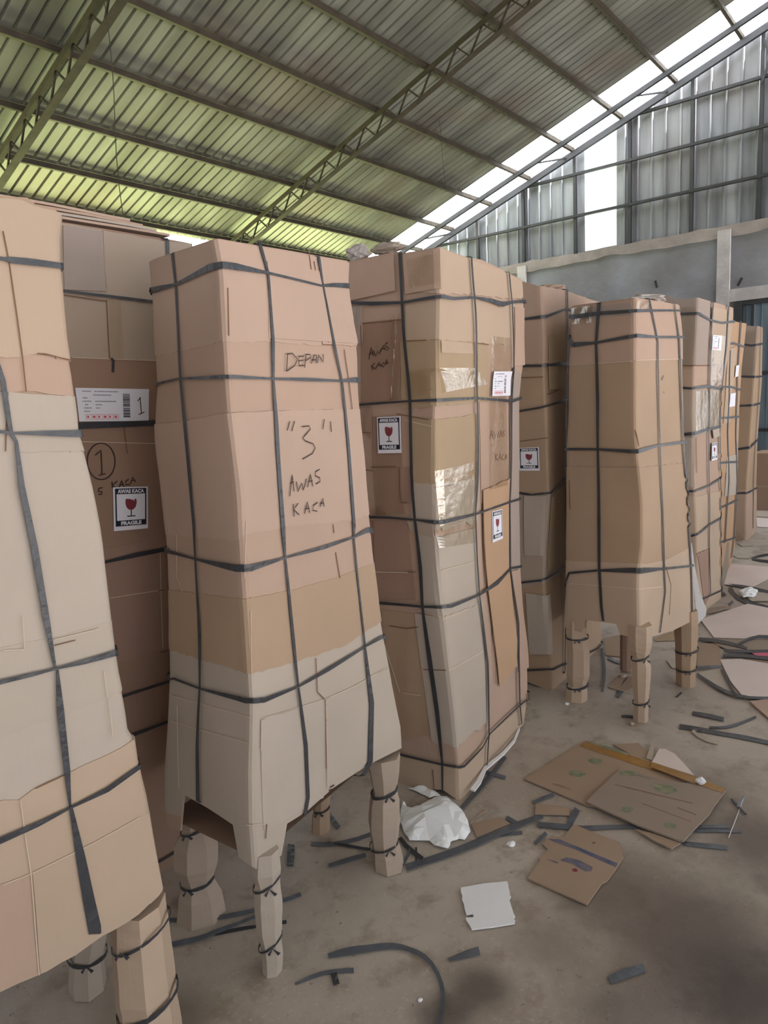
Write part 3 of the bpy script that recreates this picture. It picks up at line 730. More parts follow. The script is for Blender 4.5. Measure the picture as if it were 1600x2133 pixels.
leg(e, GL[2], Z8((1310, 60, 70), (1322, 180, 58), (1325, 262, 46), (1320, 330, 58), (1320, 450, 62), (1325, 568, 50), (1335, 620, 54), (1345, 702, 58)), [(1647, .25, 8), (1756, .2, 5)], CARD['grey'], seed=4)
leg(e, GL[3], [(672, 1620, 34), (670, 1684, 28), (668, 1700, 32), (668, 1734, 34)], [(1684, .2, 4)], CARD['brown'], seed=3)

# ---------------------------------------------------------------- nearest cabinet, cut by the left edge
e = thing('wrapped_cabinet', 'nearest legged cardboard-wrapped cabinet, cut off by the left edge of the photo', 'wrapped furniture', (.5, 1.55, 0), G_PK)
xr = [(127, 453), (121, 480), (121, 560), (129, 619), (135, 690), (143, 752), (152, 808), (162, 906), (169, 926), (180, 965), (194, 1028), (211, 1121), (225, 1245), (235, 1352), (239, 1374), (253, 1450), (266, 1529), (276, 1536), (283, 1588), (302, 1671), (319, 1763), (335, 1852)]
Rw = [axpl(x, y, 1, 1.36) for x, y in xr]
w = Wrap(('w', [(.16, 1.76, 1.9), (.12, 1.76, .4)]), ('w', [(.18, 1.36, 1.9), (.1, 1.36, .4)]), ('w', Rw), e, seed=2)
bot = [(-600, 2320), (-200, 2155), (0, 2063), (79, 2030), (150, 1989), (187, 1961), (204, 1948), (270, 1912), (296, 1892), (310, 1878), (336, 1853)]
w.body(CARD['brown'], bottom=bot, top=[(-600, 330), (0, 414), (56, 417), (63, 428), (113, 440), (127, 453)], cap=.97, nper=30)
w.sheet([(-600, 335), (0, 416), (56, 419), (66, 430), (113, 442), (127, 455)], [(-600, 735), (0, 743), (42, 746), (73, 737), (143, 752)], CARD['tan'], off=.008, name='top_box')
w.sheet([(-600, 725), (0, 736), (143, 742)], [(-600, 790), (0, 816), (50, 816), (152, 825)], CARD['pink'], off=.005)
w.sheet([(-600, 790), (12, 817), (152, 826)], [(-600, 950), (8, 943), (172, 939)], CARD['pale'], off=.0075)
w.sheet([(-600, 940), (8, 935), (172, 932)], [(-600, 1500), (0, 1352), (42, 1350), (104, 1332), (235, 1297)], CARD['pale2'], off=.006)
w.sheet([(-600, 1490), (0, 1346), (104, 1326), (235, 1291)], [(-600, 1720), (0, 1532), (112, 1495), (219, 1453), (253, 1437)], CARD['pale'], off=.0075)
w.sheet([(-600, 1700), (0, 1526), (112, 1488), (256, 1430)], [(-600, 1920), (0, 1673), (37, 1670), (69, 1647), (135, 1616), (250, 1563), (278, 1545)], CARD['pale2'], off=.0055)
w.sheet([(-600, 1900), (0, 1665), (30, 1667), (37, 1664), (69, 1639), (135, 1608), (250, 1555), (278, 1536)], [(-600, 2318), (-200, 2153), (0, 2062), (79, 2029), (150, 1988), (187, 1960), (204, 1947), (270, 1911), (296, 1891), (310, 1877), (336, 1852)], CARD['tan'], off=.009, rough=.0016)
w.patch([(-40, 1850), (56, 1817), (74, 2026), (-40, 2075)], CARD['pink'], off=.0105)
w.patch([(62, 1812), (300, 1692), (330, 1850), (80, 2024)], CARD['tan'], off=.0108, jag=.003)
w.lines([[(0, 1838), (58, 1815)], [(58, 1815), (170, 1760), (285, 1698)], [(58, 1815), (68, 1930), (76, 2026)], [(37, 1664), (50, 1760), (58, 1815)], [(40, 1280), (44, 1350)], [(0, 1352), (42, 1350)], [(104, 1330), (200, 1307)], [(219, 1453), (228, 1530)], [(209, 1395), (217, 1450)]], 1.5, off=.0115)
w.lines([[(0, 484), (13, 549), (31, 667), (42, 746), (50, 816)], [(73, 737), (90, 738), (143, 752)], [(12, 817), (8, 940)], [(107, 1342), (150, 1331)], [(69, 1639), (135, 1608)]], 2.0, M_slit, 'torn_slit', off=.0095)
w.strap([(-60, 620, 9), (0, 794, 9), (17, 901, 8), (28, 920, 6), (39, 1014, 11), (65, 1140, 13), (87, 1281, 12), (105, 1382, 5), (111, 1394, 5), (118, 1478, 13), (132, 1600, 11), (138, 1671, 4), (141, 1682, 6), (161, 1786, 16), (192, 1938, 22)], 10, 'v', off=.014)
for p in [[(-90, 530, 9), (0, 543, 6), (14, 545, 11), (56, 549, 12), (120, 556, 10)], [(-90, 890, 8), (0, 900, 6), (22, 903, 4), (84, 903, 9), (163, 904, 14)], [(-90, 1440, 9), (0, 1415, 8), (56, 1402, 7), (107, 1389, 4), (169, 1374, 9), (235, 1357, 12)],
          [(-90, 1785, 8), (0, 1743, 11), (72, 1711, 9), (138, 1677, 4), (216, 1639, 9), (283, 1593, 8)]]: w.strap(p, 8, 'h', off=.016)
leg(e, (.74, 1.41), [(290, 1880, 88), (294, 1935, 92), (303, 2040, 96), (308, 2085, 92), (312, 2130, 98), (316, 2200, 100)], [(1938, .45, 6), (2082, .35, 10)], CARD['tan'], seed=5)
leg(e, (.75, 1.72), [(190, 1930, 58), (182, 1980, 58), (180, 2000, 52), (180, 2030, 56), (182, 2060, 58)], [(1985, -.1, 7)], CARD['pale'], seed=6)
leg(e, (.24, 1.41), [(-330, 2150, 90), (-330, 2400, 100), (-330, 2480, 100)], [], CARD['tan'], seed=8)

# ---------------------------------------------------------------- package behind, shipping label 1
e = thing('wrapped_cabinet', 'brown cardboard-wrapped cabinet with shipping label and circled 1, behind the two nearest', 'wrapped furniture', (1.2, 2.2, 0), G_PK)
w = Wrap(('w', [(.86, 2.4, 2.04), (.86, 2.4, 0)]), ('w', [(.86, 1.98, 2.04), (.86, 1.98, 0)]), ('w', [(1.49, 1.98, 2.04), (1.5, 1.98, 0)]), e, seed=3)
w.body(CARD['deep'], nper=22)
w.sheet([(0, 440), (124, 465), (338, 504), (399, 508), (420, 510)], [(0, 595), (131, 611), (318, 630), (420, 641)], CARD['grey'], off=.008, name='top_box')
w.sheet([(0, 590), (131, 608), (420, 635)], [(0, 738), (145, 745), (326, 752), (430, 757)], CARD['grey'], off=.005)
w.sheet([(0, 738), (430, 757)], [(0, 885), (162, 887), (323, 883), (430, 880)], CARD['deep'], off=.006)
w.sheet([(0, 882), (430, 880)], [(0, 1180), (218, 1150), (343, 1125), (430, 1110)], CARD['deep'], off=.004)
w.sheet([(0, 1170), (218, 1142), (430, 1104)], [(0, 1440), (240, 1380), (343, 1350), (430, 1325)], CARD['red'], off=.006)
w.sheet([(0, 1435), (240, 1375), (430, 1320)], [(0, 1640), (266, 1545), (343, 1520), (430, 1490)], CARD['deep'], off=.004)
w.patch([(128, 470), (209, 484), (217, 608), (131, 604)], CARD['ash'], off=.0125)
w.patch([(222, 622), (247, 624), (253, 748), (227, 748)], M_film, off=.0115, name='clear_tape', thick=.0005)
w.lines([[(145, 745), (326, 752)], [(168, 920), (320, 924)], [(225, 1245), (340, 1228)], [(332, 1150), (336, 1350)]], 1.5)
w.lines([[(210, 482), (214, 560), (218, 601)], [(219, 625), (222, 700), (225, 749)], [(255, 885), (260, 925), (262, 945)], [(131, 615), (219, 628)], [(328, 1230), (341, 1228)], [(330, 1358), (346, 1354)]], 2.2, M_slit, 'torn_slit')
for p in [[(60, 598, 4), (129, 607, 4), (230, 619, 5), (318, 630, 5), (395, 638, 4)], [(60, 888, 9), (162, 887, 12), (250, 884, 12), (323, 881, 10), (395, 879, 8)], [(100, 1200, 5), (218, 1169, 5), (281, 1155, 9), (343, 1143, 8), (400, 1130, 6)],
          [(120, 1490, 5), (253, 1447, 5), (352, 1416, 5), (400, 1400, 5)], [(150, 1572, 6), (266, 1530, 7), (343, 1502, 5), (400, 1480, 4)], [(200, 1862, 4), (325, 1793, 4), (364, 1770, 4), (420, 1740, 4)]]: w.strap(p, 6, 'h')
w.strap([(343, 504, 7), (344, 532, 7), (346, 620, 7), (348, 880, 7), (352, 1400, 6)], 7, 'v')
w.strap([(226, 747, 4), (231, 752, 5), (230, 776, 5)], 5, 'x', ends=False, name='strap_tail')
shipping_label(w, [(153, 808), (306, 811), (306, 877), (162, 878)])
fragile_sticker(w, [(231, 1015), (304, 1013), (305, 1100), (233, 1106)])
cir = [(208+29*math.cos(a), 961+38*math.sin(a)) for a in np.linspace(-1.8, 4.6, 26)]
w.writing([cir, Z3((695, 1950), (740, 1912), (745, 2090)), Z3((722, 2097), (770, 2085)), Z4((748, 55), (722, 60), (716, 80), (745, 88), (740, 105), (718, 105)),
           [(230, 1003), (231, 1018)], [(241, 1002), (231, 1011), (242, 1019)], [(244, 1017), (250, 1001), (255, 1014)], [(246, 1010), (253, 1009)], [(265, 998), (258, 1003), (259, 1010), (267, 1009)], [(268, 1007), (274, 994), (279, 1004)], [(270, 1001), (277, 1000)]], 2.2)
# stack of flattened cartons lying on top
zt = 2.052
for k, (dx, dy, dw, m, z0, z1) in enumerate([(0, 0, -.02, 'rose', 0, .007), (.01, .005, -.07, 'pale', .010, .017), (-.01, .01, -.09, 'pink', .020, .027), (.02, .012, -.16, 'rose', .030, .037)]):
    x0, x1 = .88+dx, 1.42+dx+dw
    V = []; F = []; n = 12
    for i in range(n+1):
        x = x0+(x1-x0)*i/n; sg = 0
        V += [(x, 1.972+dy+.006*math.sin(5*i/n+k), zt+z0), (x, 2.36, zt+z0), (x, 2.36, zt+z1), (x, 1.972+dy+.006*math.sin(5*i/n+k), zt+z1)]
    for i in range(n):
        for q in range(4): F.append((4*i+q, 4*i+4+q, 4*i+4+(q+1) % 4, 4*i+(q+1) % 4))
    F += [(0, 1, 2, 3), (4*n+3, 4*n+2, 4*n+1, 4*n)]
    tag(link('flattened_carton', V, F, CARD[m]), f"flattened cardboard sheet, {['bottom','second','third','topmost'][k]} of the stack on the package with the shipping label 1", 'cardboard sheet', 'flattened cartons stacked on a package')

# ---------------------------------------------------------------- AWAS KACA package
e = thing('wrapped_cabinet', 'tall taped cardboard package marked AWAS KACA, with two fragile stickers', 'wrapped furniture', (2.4, 1.7, 0), G_PK)
w = Wrap(('w', [(2.04, 2.02, 2.02), (2.02, 2.02, 0.02)]),
         ('px', (2.07, 1.39), [(916, 517), (916, 616), (914, 708), (909, 800), (905, 880), (907, 1011), (911, 1087), (912, 1169), (917, 1260), (922, 1289), (934, 1394), (944, 1482), (951, 1552), (955, 1593), (956, 1668)]),
         ('px', (2.74, 1.46), [(1087, 585), (1090, 637), (1091, 762), (1083, 790), (1081, 829), (1081, 900), (1079, 1037), (1081, 1179), (1088, 1274), (1098, 1353), (1100, 1430), (1092, 1500), (1088, 1512)]), e, seed=4, bulge=.010)
w.body(CARD['pink'], top=[(700, 552), (726, 547), (823, 526), (839, 529), (916, 517), (973, 538), (1002, 543), (1046, 564), (1087, 585)],
       bottom=[(700, 1595), (828, 1632), (890, 1640), (926, 1645), (955, 1668), (980, 1660), (989, 1632), (1008, 1601), (1049, 1560), (1090, 1505)], nper=34, cap=.975, rows=46)
T = lambda *p: list(p)
w.sheet(T((839, 529), (916, 518), (973, 539), (1046, 566), (1087, 587)), T((839, 606), (918, 612), (981, 613), (1055, 622), (1090, 622)), CARD['tan'], left=845, off=.006, name='top_box')
w.sheet(T((690, 648), (745, 640), (845, 630), (918, 618), (981, 618), (1091, 630)), T((700, 705), (758, 700), (845, 712), (915, 708), (975, 713), (1091, 722)), CARD['tan'], left=845, off=.005)
w.sheet(T((845, 712), (915, 708), (975, 713), (1091, 722)), T((840, 852), (915, 845), (985, 838), (1085, 840)), CARD['olive'], left=836, right=(1012, 1012), off=.0065)
w.sheet(T((985, 716), (1060, 719), (1091, 722)), T((985, 1050), (1060, 1040), (1082, 1036)), CARD['pink'], left=1000, off=.005)
w.sheet(T((830, 862), (900, 874), (960, 868), (985, 862)), T((845, 1012), (905, 1016), (950, 1006), (985, 1000)), CARD['olive'], left=858, right=992, off=.007)
w.sheet(T((855, 1005), (905, 1008), (985, 996)), T((866, 1095), (915, 1102), (985, 1088)), CARD['pale'], left=860, right=992, off=.0085, rough=.003)
w.sheet(T((868, 1100), (912, 1118), (985, 1100)), T((882, 1270), (925, 1285), (1000, 1258)), CARD['pale'], left=(868, 884), right=(990, 1002), off=.0065)
w.sheet(T((866, 1276), (923, 1283), (967, 1268), (1003, 1253)), T((902, 1544), (951, 1553), (972, 1536), (990, 1521), (1013, 1505)), CARD['pale'], left=(866, 902), right=(1002, 1013), off=.009, rough=.003)
w.sheet(T((790, 1575), (830, 1570), (926, 1596), (959, 1601), (1016, 1535), (1095, 1465)), T((790, 1625), (828, 1634), (926, 1644), (955, 1667), (980, 1660), (989, 1632), (1008, 1601), (1049, 1560), (1090, 1505)), CARD['tan'], off=.005, rough=0)
w.patch([(726, 549), (822, 528), (826, 606), (731, 628)], CARD['pink'], off=.016, name='top_flap')
w.patch([(841, 530), (915, 519), (916, 602), (846, 613)], CARD['pink'], off=.012, name='top_flap')
w.patch([(756, 674), (838, 666), (832, 832), (752, 842)], CARD['deep'], off=.0045)
w.patch([(733, 642), (757, 636), (757, 715), (741, 720)], CARD['ash'], off=.009)
w.patch([(750, 850), (775, 846), (776, 915), (755, 895)], CARD['red'], off=.008)
w.patch([(776, 868), (836, 868), (845, 1070), (784, 1072)], CARD['deep'], off=.005)
w.patch([(835, 974), (858, 972), (872, 1046), (838, 1048)], CARD['red'], off=.0065)
w.patch([(771, 1082), (850, 1084), (868, 1250), (793, 1250)], CARD['red'], off=.005)
w.patch([(795, 1268), (868, 1278), (898, 1530), (832, 1540)], CARD['brown'], off=.005)
w.patch([(851, 1083), (903, 1094), (905, 1118), (858, 1106)], CARD['grey'], off=.011)
w.patch([(1000, 1022), (1056, 996), (1076, 1380), (1037, 1428)], CARD['orange'], off=.0135, jag=.004)
w.patch([(1066, 765), (1082, 778), (1080, 1178), (1062, 1182)], CARD['ash'], off=.0095)
w.patch([(1068, 640), (1090, 642), (1091, 760), (1068, 762)], CARD['pink'], off=.0095)
w.patch([(1062, 1190), (1084, 1184), (1098, 1390), (1078, 1400)], CARD['pink'], off=.0095)
w.patch([(916, 709), (978, 716), (980, 737), (917, 735)], CARD['tan'], off=.0095)
for q in [[(846, 775), (985, 765), (1008, 800), (850, 830)], [(905, 980), (985, 960), (985, 1080), (912, 1095)], [(850, 540), (912, 530), (914, 590), (856, 602)], [(1015, 700), (1056, 705), (1050, 1010), (1012, 1020)], [(818, 660), (836, 655), (834, 830), (815, 835)], [(905, 1090), (985, 1082), (985, 1130), (912, 1140)], [(776, 1060), (800, 1050), (812, 1072), (778, 1080)]]:
    w.patch(q, M_film, off=.0155, name='clear_tape', thick=.0004)
w.lines([[(920, 1289), (967, 1268)], [(933, 1394), (1002, 1356)], [(803, 1336), (838, 1440)], [(875, 1270), (922, 1284)], [(845, 875), (900, 888)], [(917, 1187), (985, 1170)], [(786, 1190), (852, 1192)], [(845, 1440), (880, 1446)]], 2.0, off=.0098)
w.lines([[(843, 711), (892, 709)], [(988, 715), (1012, 718)], [(758, 674), (839, 666)], [(755, 678), (757, 715)], [(828, 862), (895, 874)], [(905, 1015), (940, 1009)], [(836, 973), (838, 1045), (852, 1046)], [(1001, 1030), (1003, 1110), (1008, 1220)], [(1018, 1262), (1030, 1425)], [(852, 1190), (868, 1191)], [(886, 1392), (930, 1394)], [(780, 1085), (783, 1180)], [(815, 1302), (850, 1308), (875, 1304)], [(905, 1600), (908, 1640)],
         [(757, 900), (776, 902)], [(760, 978), (780, 980)], [(776, 973), (828, 972)]], 2.0, M_slit, 'torn_slit', off=.0098)
for p in [D1((520, 195, 7), (540, 560, 6), (560, 850, 7), (600, 1350, 7))+D2((620, 400, 7), (645, 760, 6), (685, 1150, 9), (705, 1450, 6))+D3((620, 450, 11), (680, 900, 10), (720, 1290, 5), (725, 1540, 3)),
          D1((1050, 228, 6), (1070, 540, 6), (1085, 1000, 6), (1085, 1330, 5))+D2((1090, 400, 7), (1080, 720, 4), (1110, 1365, 5))+D3((1040, 500, 8), (1062, 1070, 5), (1040, 1340, 4)),
          D1((1345, 350, 5), (1370, 580, 4), (1385, 1100, 5), (1370, 1355, 5))+D2((1355, 640, 4), (1360, 1155, 5), (1420, 1600, 7))+D3((1290, 450, 7), (1310, 840, 5), (1322, 990, 4))]: w.strap(p, 6, 'v', off=.0165)
for p in [D1((20, 600, 5), (120, 575, 5), (300, 585, 8), (550, 575, 5), (830, 530, 7), (900, 545, 6), (1070, 535, 4), (1200, 560, 8), (1290, 590, 10), (1370, 575, 4), (1475, 565, 7)),
          D1((60, 1395, 5), (195, 1385, 5), (590, 1355, 4), (820, 1345, 6), (1080, 1330, 4), (1370, 1355, 6), (1448, 1330, 5)),
          D2((100, 745, 6), (270, 745, 6), (450, 750, 5), (650, 765, 4), (820, 788, 8), (1080, 725, 4), (1350, 630, 4), (1438, 605, 4)),
          D2((200, 1410, 6), (355, 1420, 6), (700, 1450, 5), (880, 1455, 7), (1110, 1365, 4), (1250, 1270, 9), (1360, 1155, 4), (1445, 1140, 5)),
          D3((200, 1180, 5), (350, 1215, 5), (720, 1310, 4), (850, 1330, 5), (1000, 1180, 4), (1070, 1070, 3), (1310, 840, 4), (1395, 760, 3))]: w.strap(p, 6, 'h', off=.0185)
fragile_sticker(w, [(788, 869), (837, 867), (840, 943), (791, 944)], off=.012)
fragile_sticker(w, [(1018, 1065), (1039, 1060), (1041, 1121), (1020, 1130)], off=.0165)
shipping_label(w, [(1020, 773), (1060, 773), (1056, 824), (1015, 825)], number=False, off=.017)
w.writing([D1(*q) for q in [((268, 1025), (285, 928), (305, 998)), ((268, 985), (300, 970)), ((305, 955), (322, 1000), (338, 960), (350, 985), (362, 945)), ((358, 965), (385, 912), (398, 950)), ((365, 942), (395, 935)), ((418, 888), (395, 905), (405, 922), (425, 935), (410, 955)),
           ((285, 1070), (300, 1108)), ((312, 1052), (288, 1082), (325, 1098)), ((325, 1090), (348, 1045), (362, 1082)), ((330, 1072), (358, 1066)), ((385, 1048), (365, 1068), (385, 1085)), ((390, 1072), (408, 1025), (420, 1055)), ((393, 1058), (418, 1050))]], 2.0, off=.0062)
w.writing([D2(*q) for q in [((1195, 130), (1210, 60), (1225, 128)), ((1200, 100), (1224, 98)), ((1230, 70), (1240, 120), (1252, 80), (1262, 118), (1275, 70)), ((1280, 120), (1290, 62), (1302, 112)), ((1283, 92), (1300, 90)), ((1325, 62), (1308, 75), (1322, 95), (1308, 115)),
           ((1245, 250), (1248, 305)), ((1262, 248), (1248, 275), (1266, 300)), ((1272, 300), (1284, 245), (1294, 298)), ((1275, 278), (1293, 276)), ((1318, 250), (1300, 268), (1304, 292), (1320, 296)), ((1326, 292), (1334, 250), (1342, 288))]], 1.5, M_inkf, off=.0062)
# white foam lining peeping out underneath, and black bits hooked on it
fo = [ground(x, y, .03) for x, y in D3((930, 1530), (985, 1460), (1040, 1350), (1190, 1230), (1280, 1130), (1325, 1020), (1330, 1045), (1290, 1145), (1200, 1250), (1060, 1370), (1015, 1480), (965, 1545))]
link('foam_lining', fo, [tuple(range(len(fo)))], M_foam, e, thick=.006, off=0)
# rolled scraps lying on top
def crumple(name, c, size, mat, seed, label, cat, sub=3, flat=.6):
    import bmesh
    bm = bmesh.new(); bmesh.ops.create_icosphere(bm, subdivisions=sub, radius=1)
    for v in bm.verts:
        d = v.co.normalized(); r = 1+.35*noise.noise(d*1.7+Vector((seed, 0, 0)))+.22*noise.noise(d*4+Vector((0, seed, 0)))
        v.co = Vector((d.x*r*size[0], d.y*r*size[1], d.z*r*size[2]))
    V = [np.array(v.co[:])+np.array(c) for v in bm.verts]; F = [tuple(x.index for x in f.verts) for f in bm.faces]; bm.free()
    return tag(link(name, V, F, mat), label, cat)
M_fog = newmat('crumpled_plastic_bag', srgb(190, 182, 178), rough=.3, spec=.6, bump=.5, bscale=30, var=.12, vscale=12)
crumple('crumpled_wrap', (2.10, 1.793, 2.060), (.035, .05, .03), M_fog, 3, 'crumpled grey plastic lying on top of the AWAS KACA package', 'plastic wrap')
pts = [axpl(x, y, 0, 2.12) for x, y in ((758, 516), (790, 517), (826, 522), (828, 532), (770, 545))]
crumple('cardboard_roll', (2.11, 1.66, 2.055), (.03, .07, .02), CARD['pale'], 5, 'loose roll of pale cardboard lying on top of the AWAS KACA package', 'cardboard')

# ---------------------------------------------------------------- narrow package with the single fragile sticker
e = thing('wrapped_cabinet', 'narrow patched cardboard package with a single fragile sticker, between its taller taped neighbour and legs', 'wrapped furniture', (3.5, 1.8, 0), G_PK)
e['label'] = 'narrow patched package with pale cardboard strips and one fragile sticker, behind the middle legged cabinet'
w = Wrap(('w', [(3.17, 1.98, 2.0), (3.19, 1.98, 0.02)]),
         ('px', (3.17, 1.57), [(1127, 597), (1130, 650), (1133, 695), (1133, 779), (1138, 880), (1141, 999), (1143, 1031), (1134, 1149), (1133, 1216), (1141, 1284), (1148, 1368), (1150, 1440)]),
         ('w', [(3.96, 1.6, 1.99), (3.92, 1.6, .02)]), e, seed=5)
w.body(CARD['brown'], nper=20, bottom=[(1000, 1380), (1150, 1441), (1180, 1418), (1400, 1330)], rows=34)
w.sheet([(1000, 560), (1127, 597), (1168, 604), (1400, 680)], [(1000, 770), (1130, 757), (1165, 757), (1400, 740)], CARD['pink'], off=.006, name='top_box')
w.sheet([(1000, 860), (1138, 848), (1175, 830), (1300, 800)], [(1000, 1035), (1143, 1030), (1180, 1005), (1300, 950)], CARD['brown'], off=.006)
w.sheet([(1000, 1035), (1143, 1030), (1180, 1005), (1300, 950)], [(1000, 1240), (1134, 1216), (1175, 1188), (1300, 1120)], CARD['grey'], off=.005)
w.patch([(1094, 1032), (1139, 1033), (1133, 1157), (1095, 1156)], CARD['pale'], off=.013)
w.patch([(1097, 1234), (1142, 1236), (1148, 1361), (1105, 1361)], CARD['pale'], off=.013)
w.patch([(1146, 1036), (1174, 1010), (1172, 1170), (1138, 1190)], CARD['olive'], off=.012)
w.patch([(1139, 700), (1172, 690), (1172, 810), (1141, 812)], CARD['olive'], off=.012)
w.lines([[(1083, 787), (1131, 785)], [(1138, 822), (1160, 813)], [(1084, 919), (1140, 912)]], 2, M_slit, 'torn_slit')
for p in [[(1060, 672, 4), (1092, 665, 4), (1133, 660, 6), (1175, 644, 4), (1240, 660, 3)], [(1060, 760, 4), (1092, 762, 6), (1127, 762, 4), (1161, 758, 7), (1240, 756, 3)], [(1050, 860, 4), (1080, 857, 4), (1127, 849, 4), (1171, 833, 4), (1240, 820, 3)],
          [(1050, 1222, 4), (1085, 1213, 4), (1127, 1208, 4), (1171, 1182, 4), (1240, 1150, 3)], [(1070, 1397, 4), (1097, 1395, 4), (1148, 1392, 4), (1171, 1383, 4), (1240, 1350, 3)], [(1110, 1030, 3), (1143, 1026, 4), (1160, 1008, 4), (1177, 992, 4), (1240, 960, 3)]]: w.strap(p, 4, 'h', off=.0155)
w.strap([(1176, 607, 5), (1178, 695, 5), (1174, 830, 5), (1175, 965, 5), (1174, 1180, 5), (1172, 1400, 4)], 5, 'v', off=.0145)
fragile_sticker(w, [(1082, 933), (1124, 931), (1126, 980), (1084, 980)], off=.010)
crumple('crumpled_wrap', (3.62, 1.75, 2.06), (.1, .08, .02), CARD['rose'], 9, 'low crumpled cardboard scrap on top of the narrow patched package', 'cardboard')

# ---------------------------------------------------------------- middle legged cabinet
e = thing('wrapped_cabinet', 'smooth brown legged cabinet standing forward in the middle of the row, on four wrapped legs', 'wrapped furniture', (3.35, 1.2, 0), G_PK)
eF = e
w = Wrap(('px', (3.13, 1.45), [(1191, 639), (1190, 719), (1186, 762), (1185, 864), (1181, 931), (1181, 999), (1180, 1115), (1180, 1182), (1180, 1233), (1176, 1306)]),
         ('px', (3.06, 1.06), [(1323, 622), (1323, 702), (1323, 779), (1323, 898), (1326, 941), (1331, 982), (1337, 1048), (1337, 1132), (1329, 1199), (1329, 1233), (1330, 1301), (1332, 1332)]),
         ('px', (3.64, 1.0), [(1414, 636), (1421, 705), (1421, 796), (1424, 898), (1426, 924), (1428, 999), (1431, 1048), (1438, 1142), (1441, 1182), (1448, 1288)]), e, seed=6, bulge=.006)
w.body(CARD['pink'], bottom=[(1170, 1304), (1176, 1306), (1216, 1316), (1217.5, 1290), (1249, 1294), (1292, 1300), (1293, 1321), (1337, 1331), (1364, 1324), (1397, 1314), (1450, 1287)], cap=.955, nper=30)
w.sheet([(1185, 648), (1191, 640), (1323, 623), (1414, 637), (1425, 640)], [(1180, 763), (1188, 761), (1323, 751), (1430, 748)], CARD['pink'], off=.007, name='top_box')
w.sheet([(1180, 755), (1323, 744), (1430, 741)], [(1175, 970), (1330, 972), (1424, 963), (1440, 960)], CARD['brown'], off=.005)
w.sheet([(1175, 972), (1330, 974), (1424, 965), (1440, 962)], [(1175, 1168), (1249, 1172), (1345, 1176), (1384, 1168), (1440, 1142)], CARD['brown'], off=.006)
w.sheet([(1175, 1167), (1249, 1170), (1345, 1174), (1384, 1166), (1440, 1138)], [(1170, 1304), (1176, 1306), (1216, 1316), (1217.5, 1290), (1249, 1294), (1292, 1300), (1293, 1321), (1337, 1331), (1364, 1324), (1397, 1314), (1450, 1287)], CARD['tan'], off=.0075, rough=0)
w.patch([(1193, 645), (1317, 630), (1318, 655), (1194, 668)], CARD['ash'], off=.009)
w.lines([[(1181, 1214), (1249, 1219), (1330, 1226), (1376, 1222)], [(1323, 751), (1415, 748)], [(1190, 761), (1323, 752)]], 1.4)
w.lines([[(1384, 1180), (1394, 1218), (1391, 1280)], [(1322, 895), (1328, 930)], [(1188, 1000), (1190, 1060)]], 1.8, M_slit, 'torn_slit')
w.writing([[(1379, 782), (1376, 792)], [(1380, 816), (1379, 818)]], 2, off=.0085, name='pen_mark')
for q in [[(1195, 642), (1240, 636), (1236, 672), (1196, 676)], [(1318, 628), (1350, 628), (1348, 646), (1318, 646)]]: w.patch(q, M_film, off=.012, name='clear_tape', thick=.0004)
for p in [[(1252, 634, 8), (1246, 715, 6), (1249, 830, 7), (1249, 935, 5), (1251, 1081, 7), (1252, 1186, 6), (1256, 1262, 6), (1260, 1292, 5)], [(1347, 626, 5), (1365, 712, 5), (1367, 830, 5), (1369, 928, 4), (1377, 1064, 6), (1379, 1182, 5), (1381, 1233, 4), (1371, 1316, 3)],
          [(1400, 636, 3), (1411, 708, 6), (1416, 864, 6), (1418, 921, 5), (1426, 1007, 8), (1432, 1115, 7), (1435, 1182, 5), (1437, 1280, 5)]]: w.strap(p, 5, 'v', off=.013)
for p in [[(1192, 661, 8), (1249, 653, 7), (1323, 648, 6), (1360, 648, 4), (1413, 648, 3)], [(1189, 719, 11), (1246, 714, 4), (1323, 700, 7), (1364, 703, 4), (1420, 703, 4)], [(1182, 935, 5), (1249, 935, 4), (1326, 940, 8), (1367, 928, 4), (1425, 921, 5)],
          [(1181, 1193, 5), (1249, 1187, 4), (1300, 1187, 9), (1335, 1187, 11), (1377, 1184, 4), (1439, 1178, 4)]]: w.strap(p, 5, 'h', off=.015)
leg(e, (3.15, 1.41), [(1202, 1290, 40), (1202, 1321, 40), (1205, 1351, 44), (1205, 1402, 46), (1203, 1425, 36), (1202, 1434, 42), (1201, 1458, 43)], [(1326, .05, 4), (1427, .15, 5)], CARD['tan'], seed=11)
leg(e, (3.08, 1.09), [(1333, 1300, 46), (1333, 1335, 46), (1333, 1353, 40), (1333, 1368, 30), (1335, 1385, 38), (1335, 1419, 35), (1335, 1460, 27), (1335, 1472, 28), (1334, 1503, 28)], [(1368, .3, 4), (1461, .2, 4)], CARD['tan'], seed=12)
leg(e, (3.6, 1.03), [(1431, 1270, 40), (1431, 1300, 42), (1431, 1353, 38), (1430, 1393, 34), (1430, 1429, 34)], [(1353, .15, 4), (1392, .1, 4)], CARD['brown'], seed=13)
leg(e, (3.62, 1.34), [(1304, 1290, 20), (1304, 1345, 20), (1304, 1396, 19)], [], CARD['deep'], seed=14)
crumple('crumpled_wrap', (3.62, 1.25, 1.935), (.13, .1, .022), M_fog, 12, 'grey crumpled cloth-like wrapping lying on top of the middle legged cabinet', 'plastic wrap')

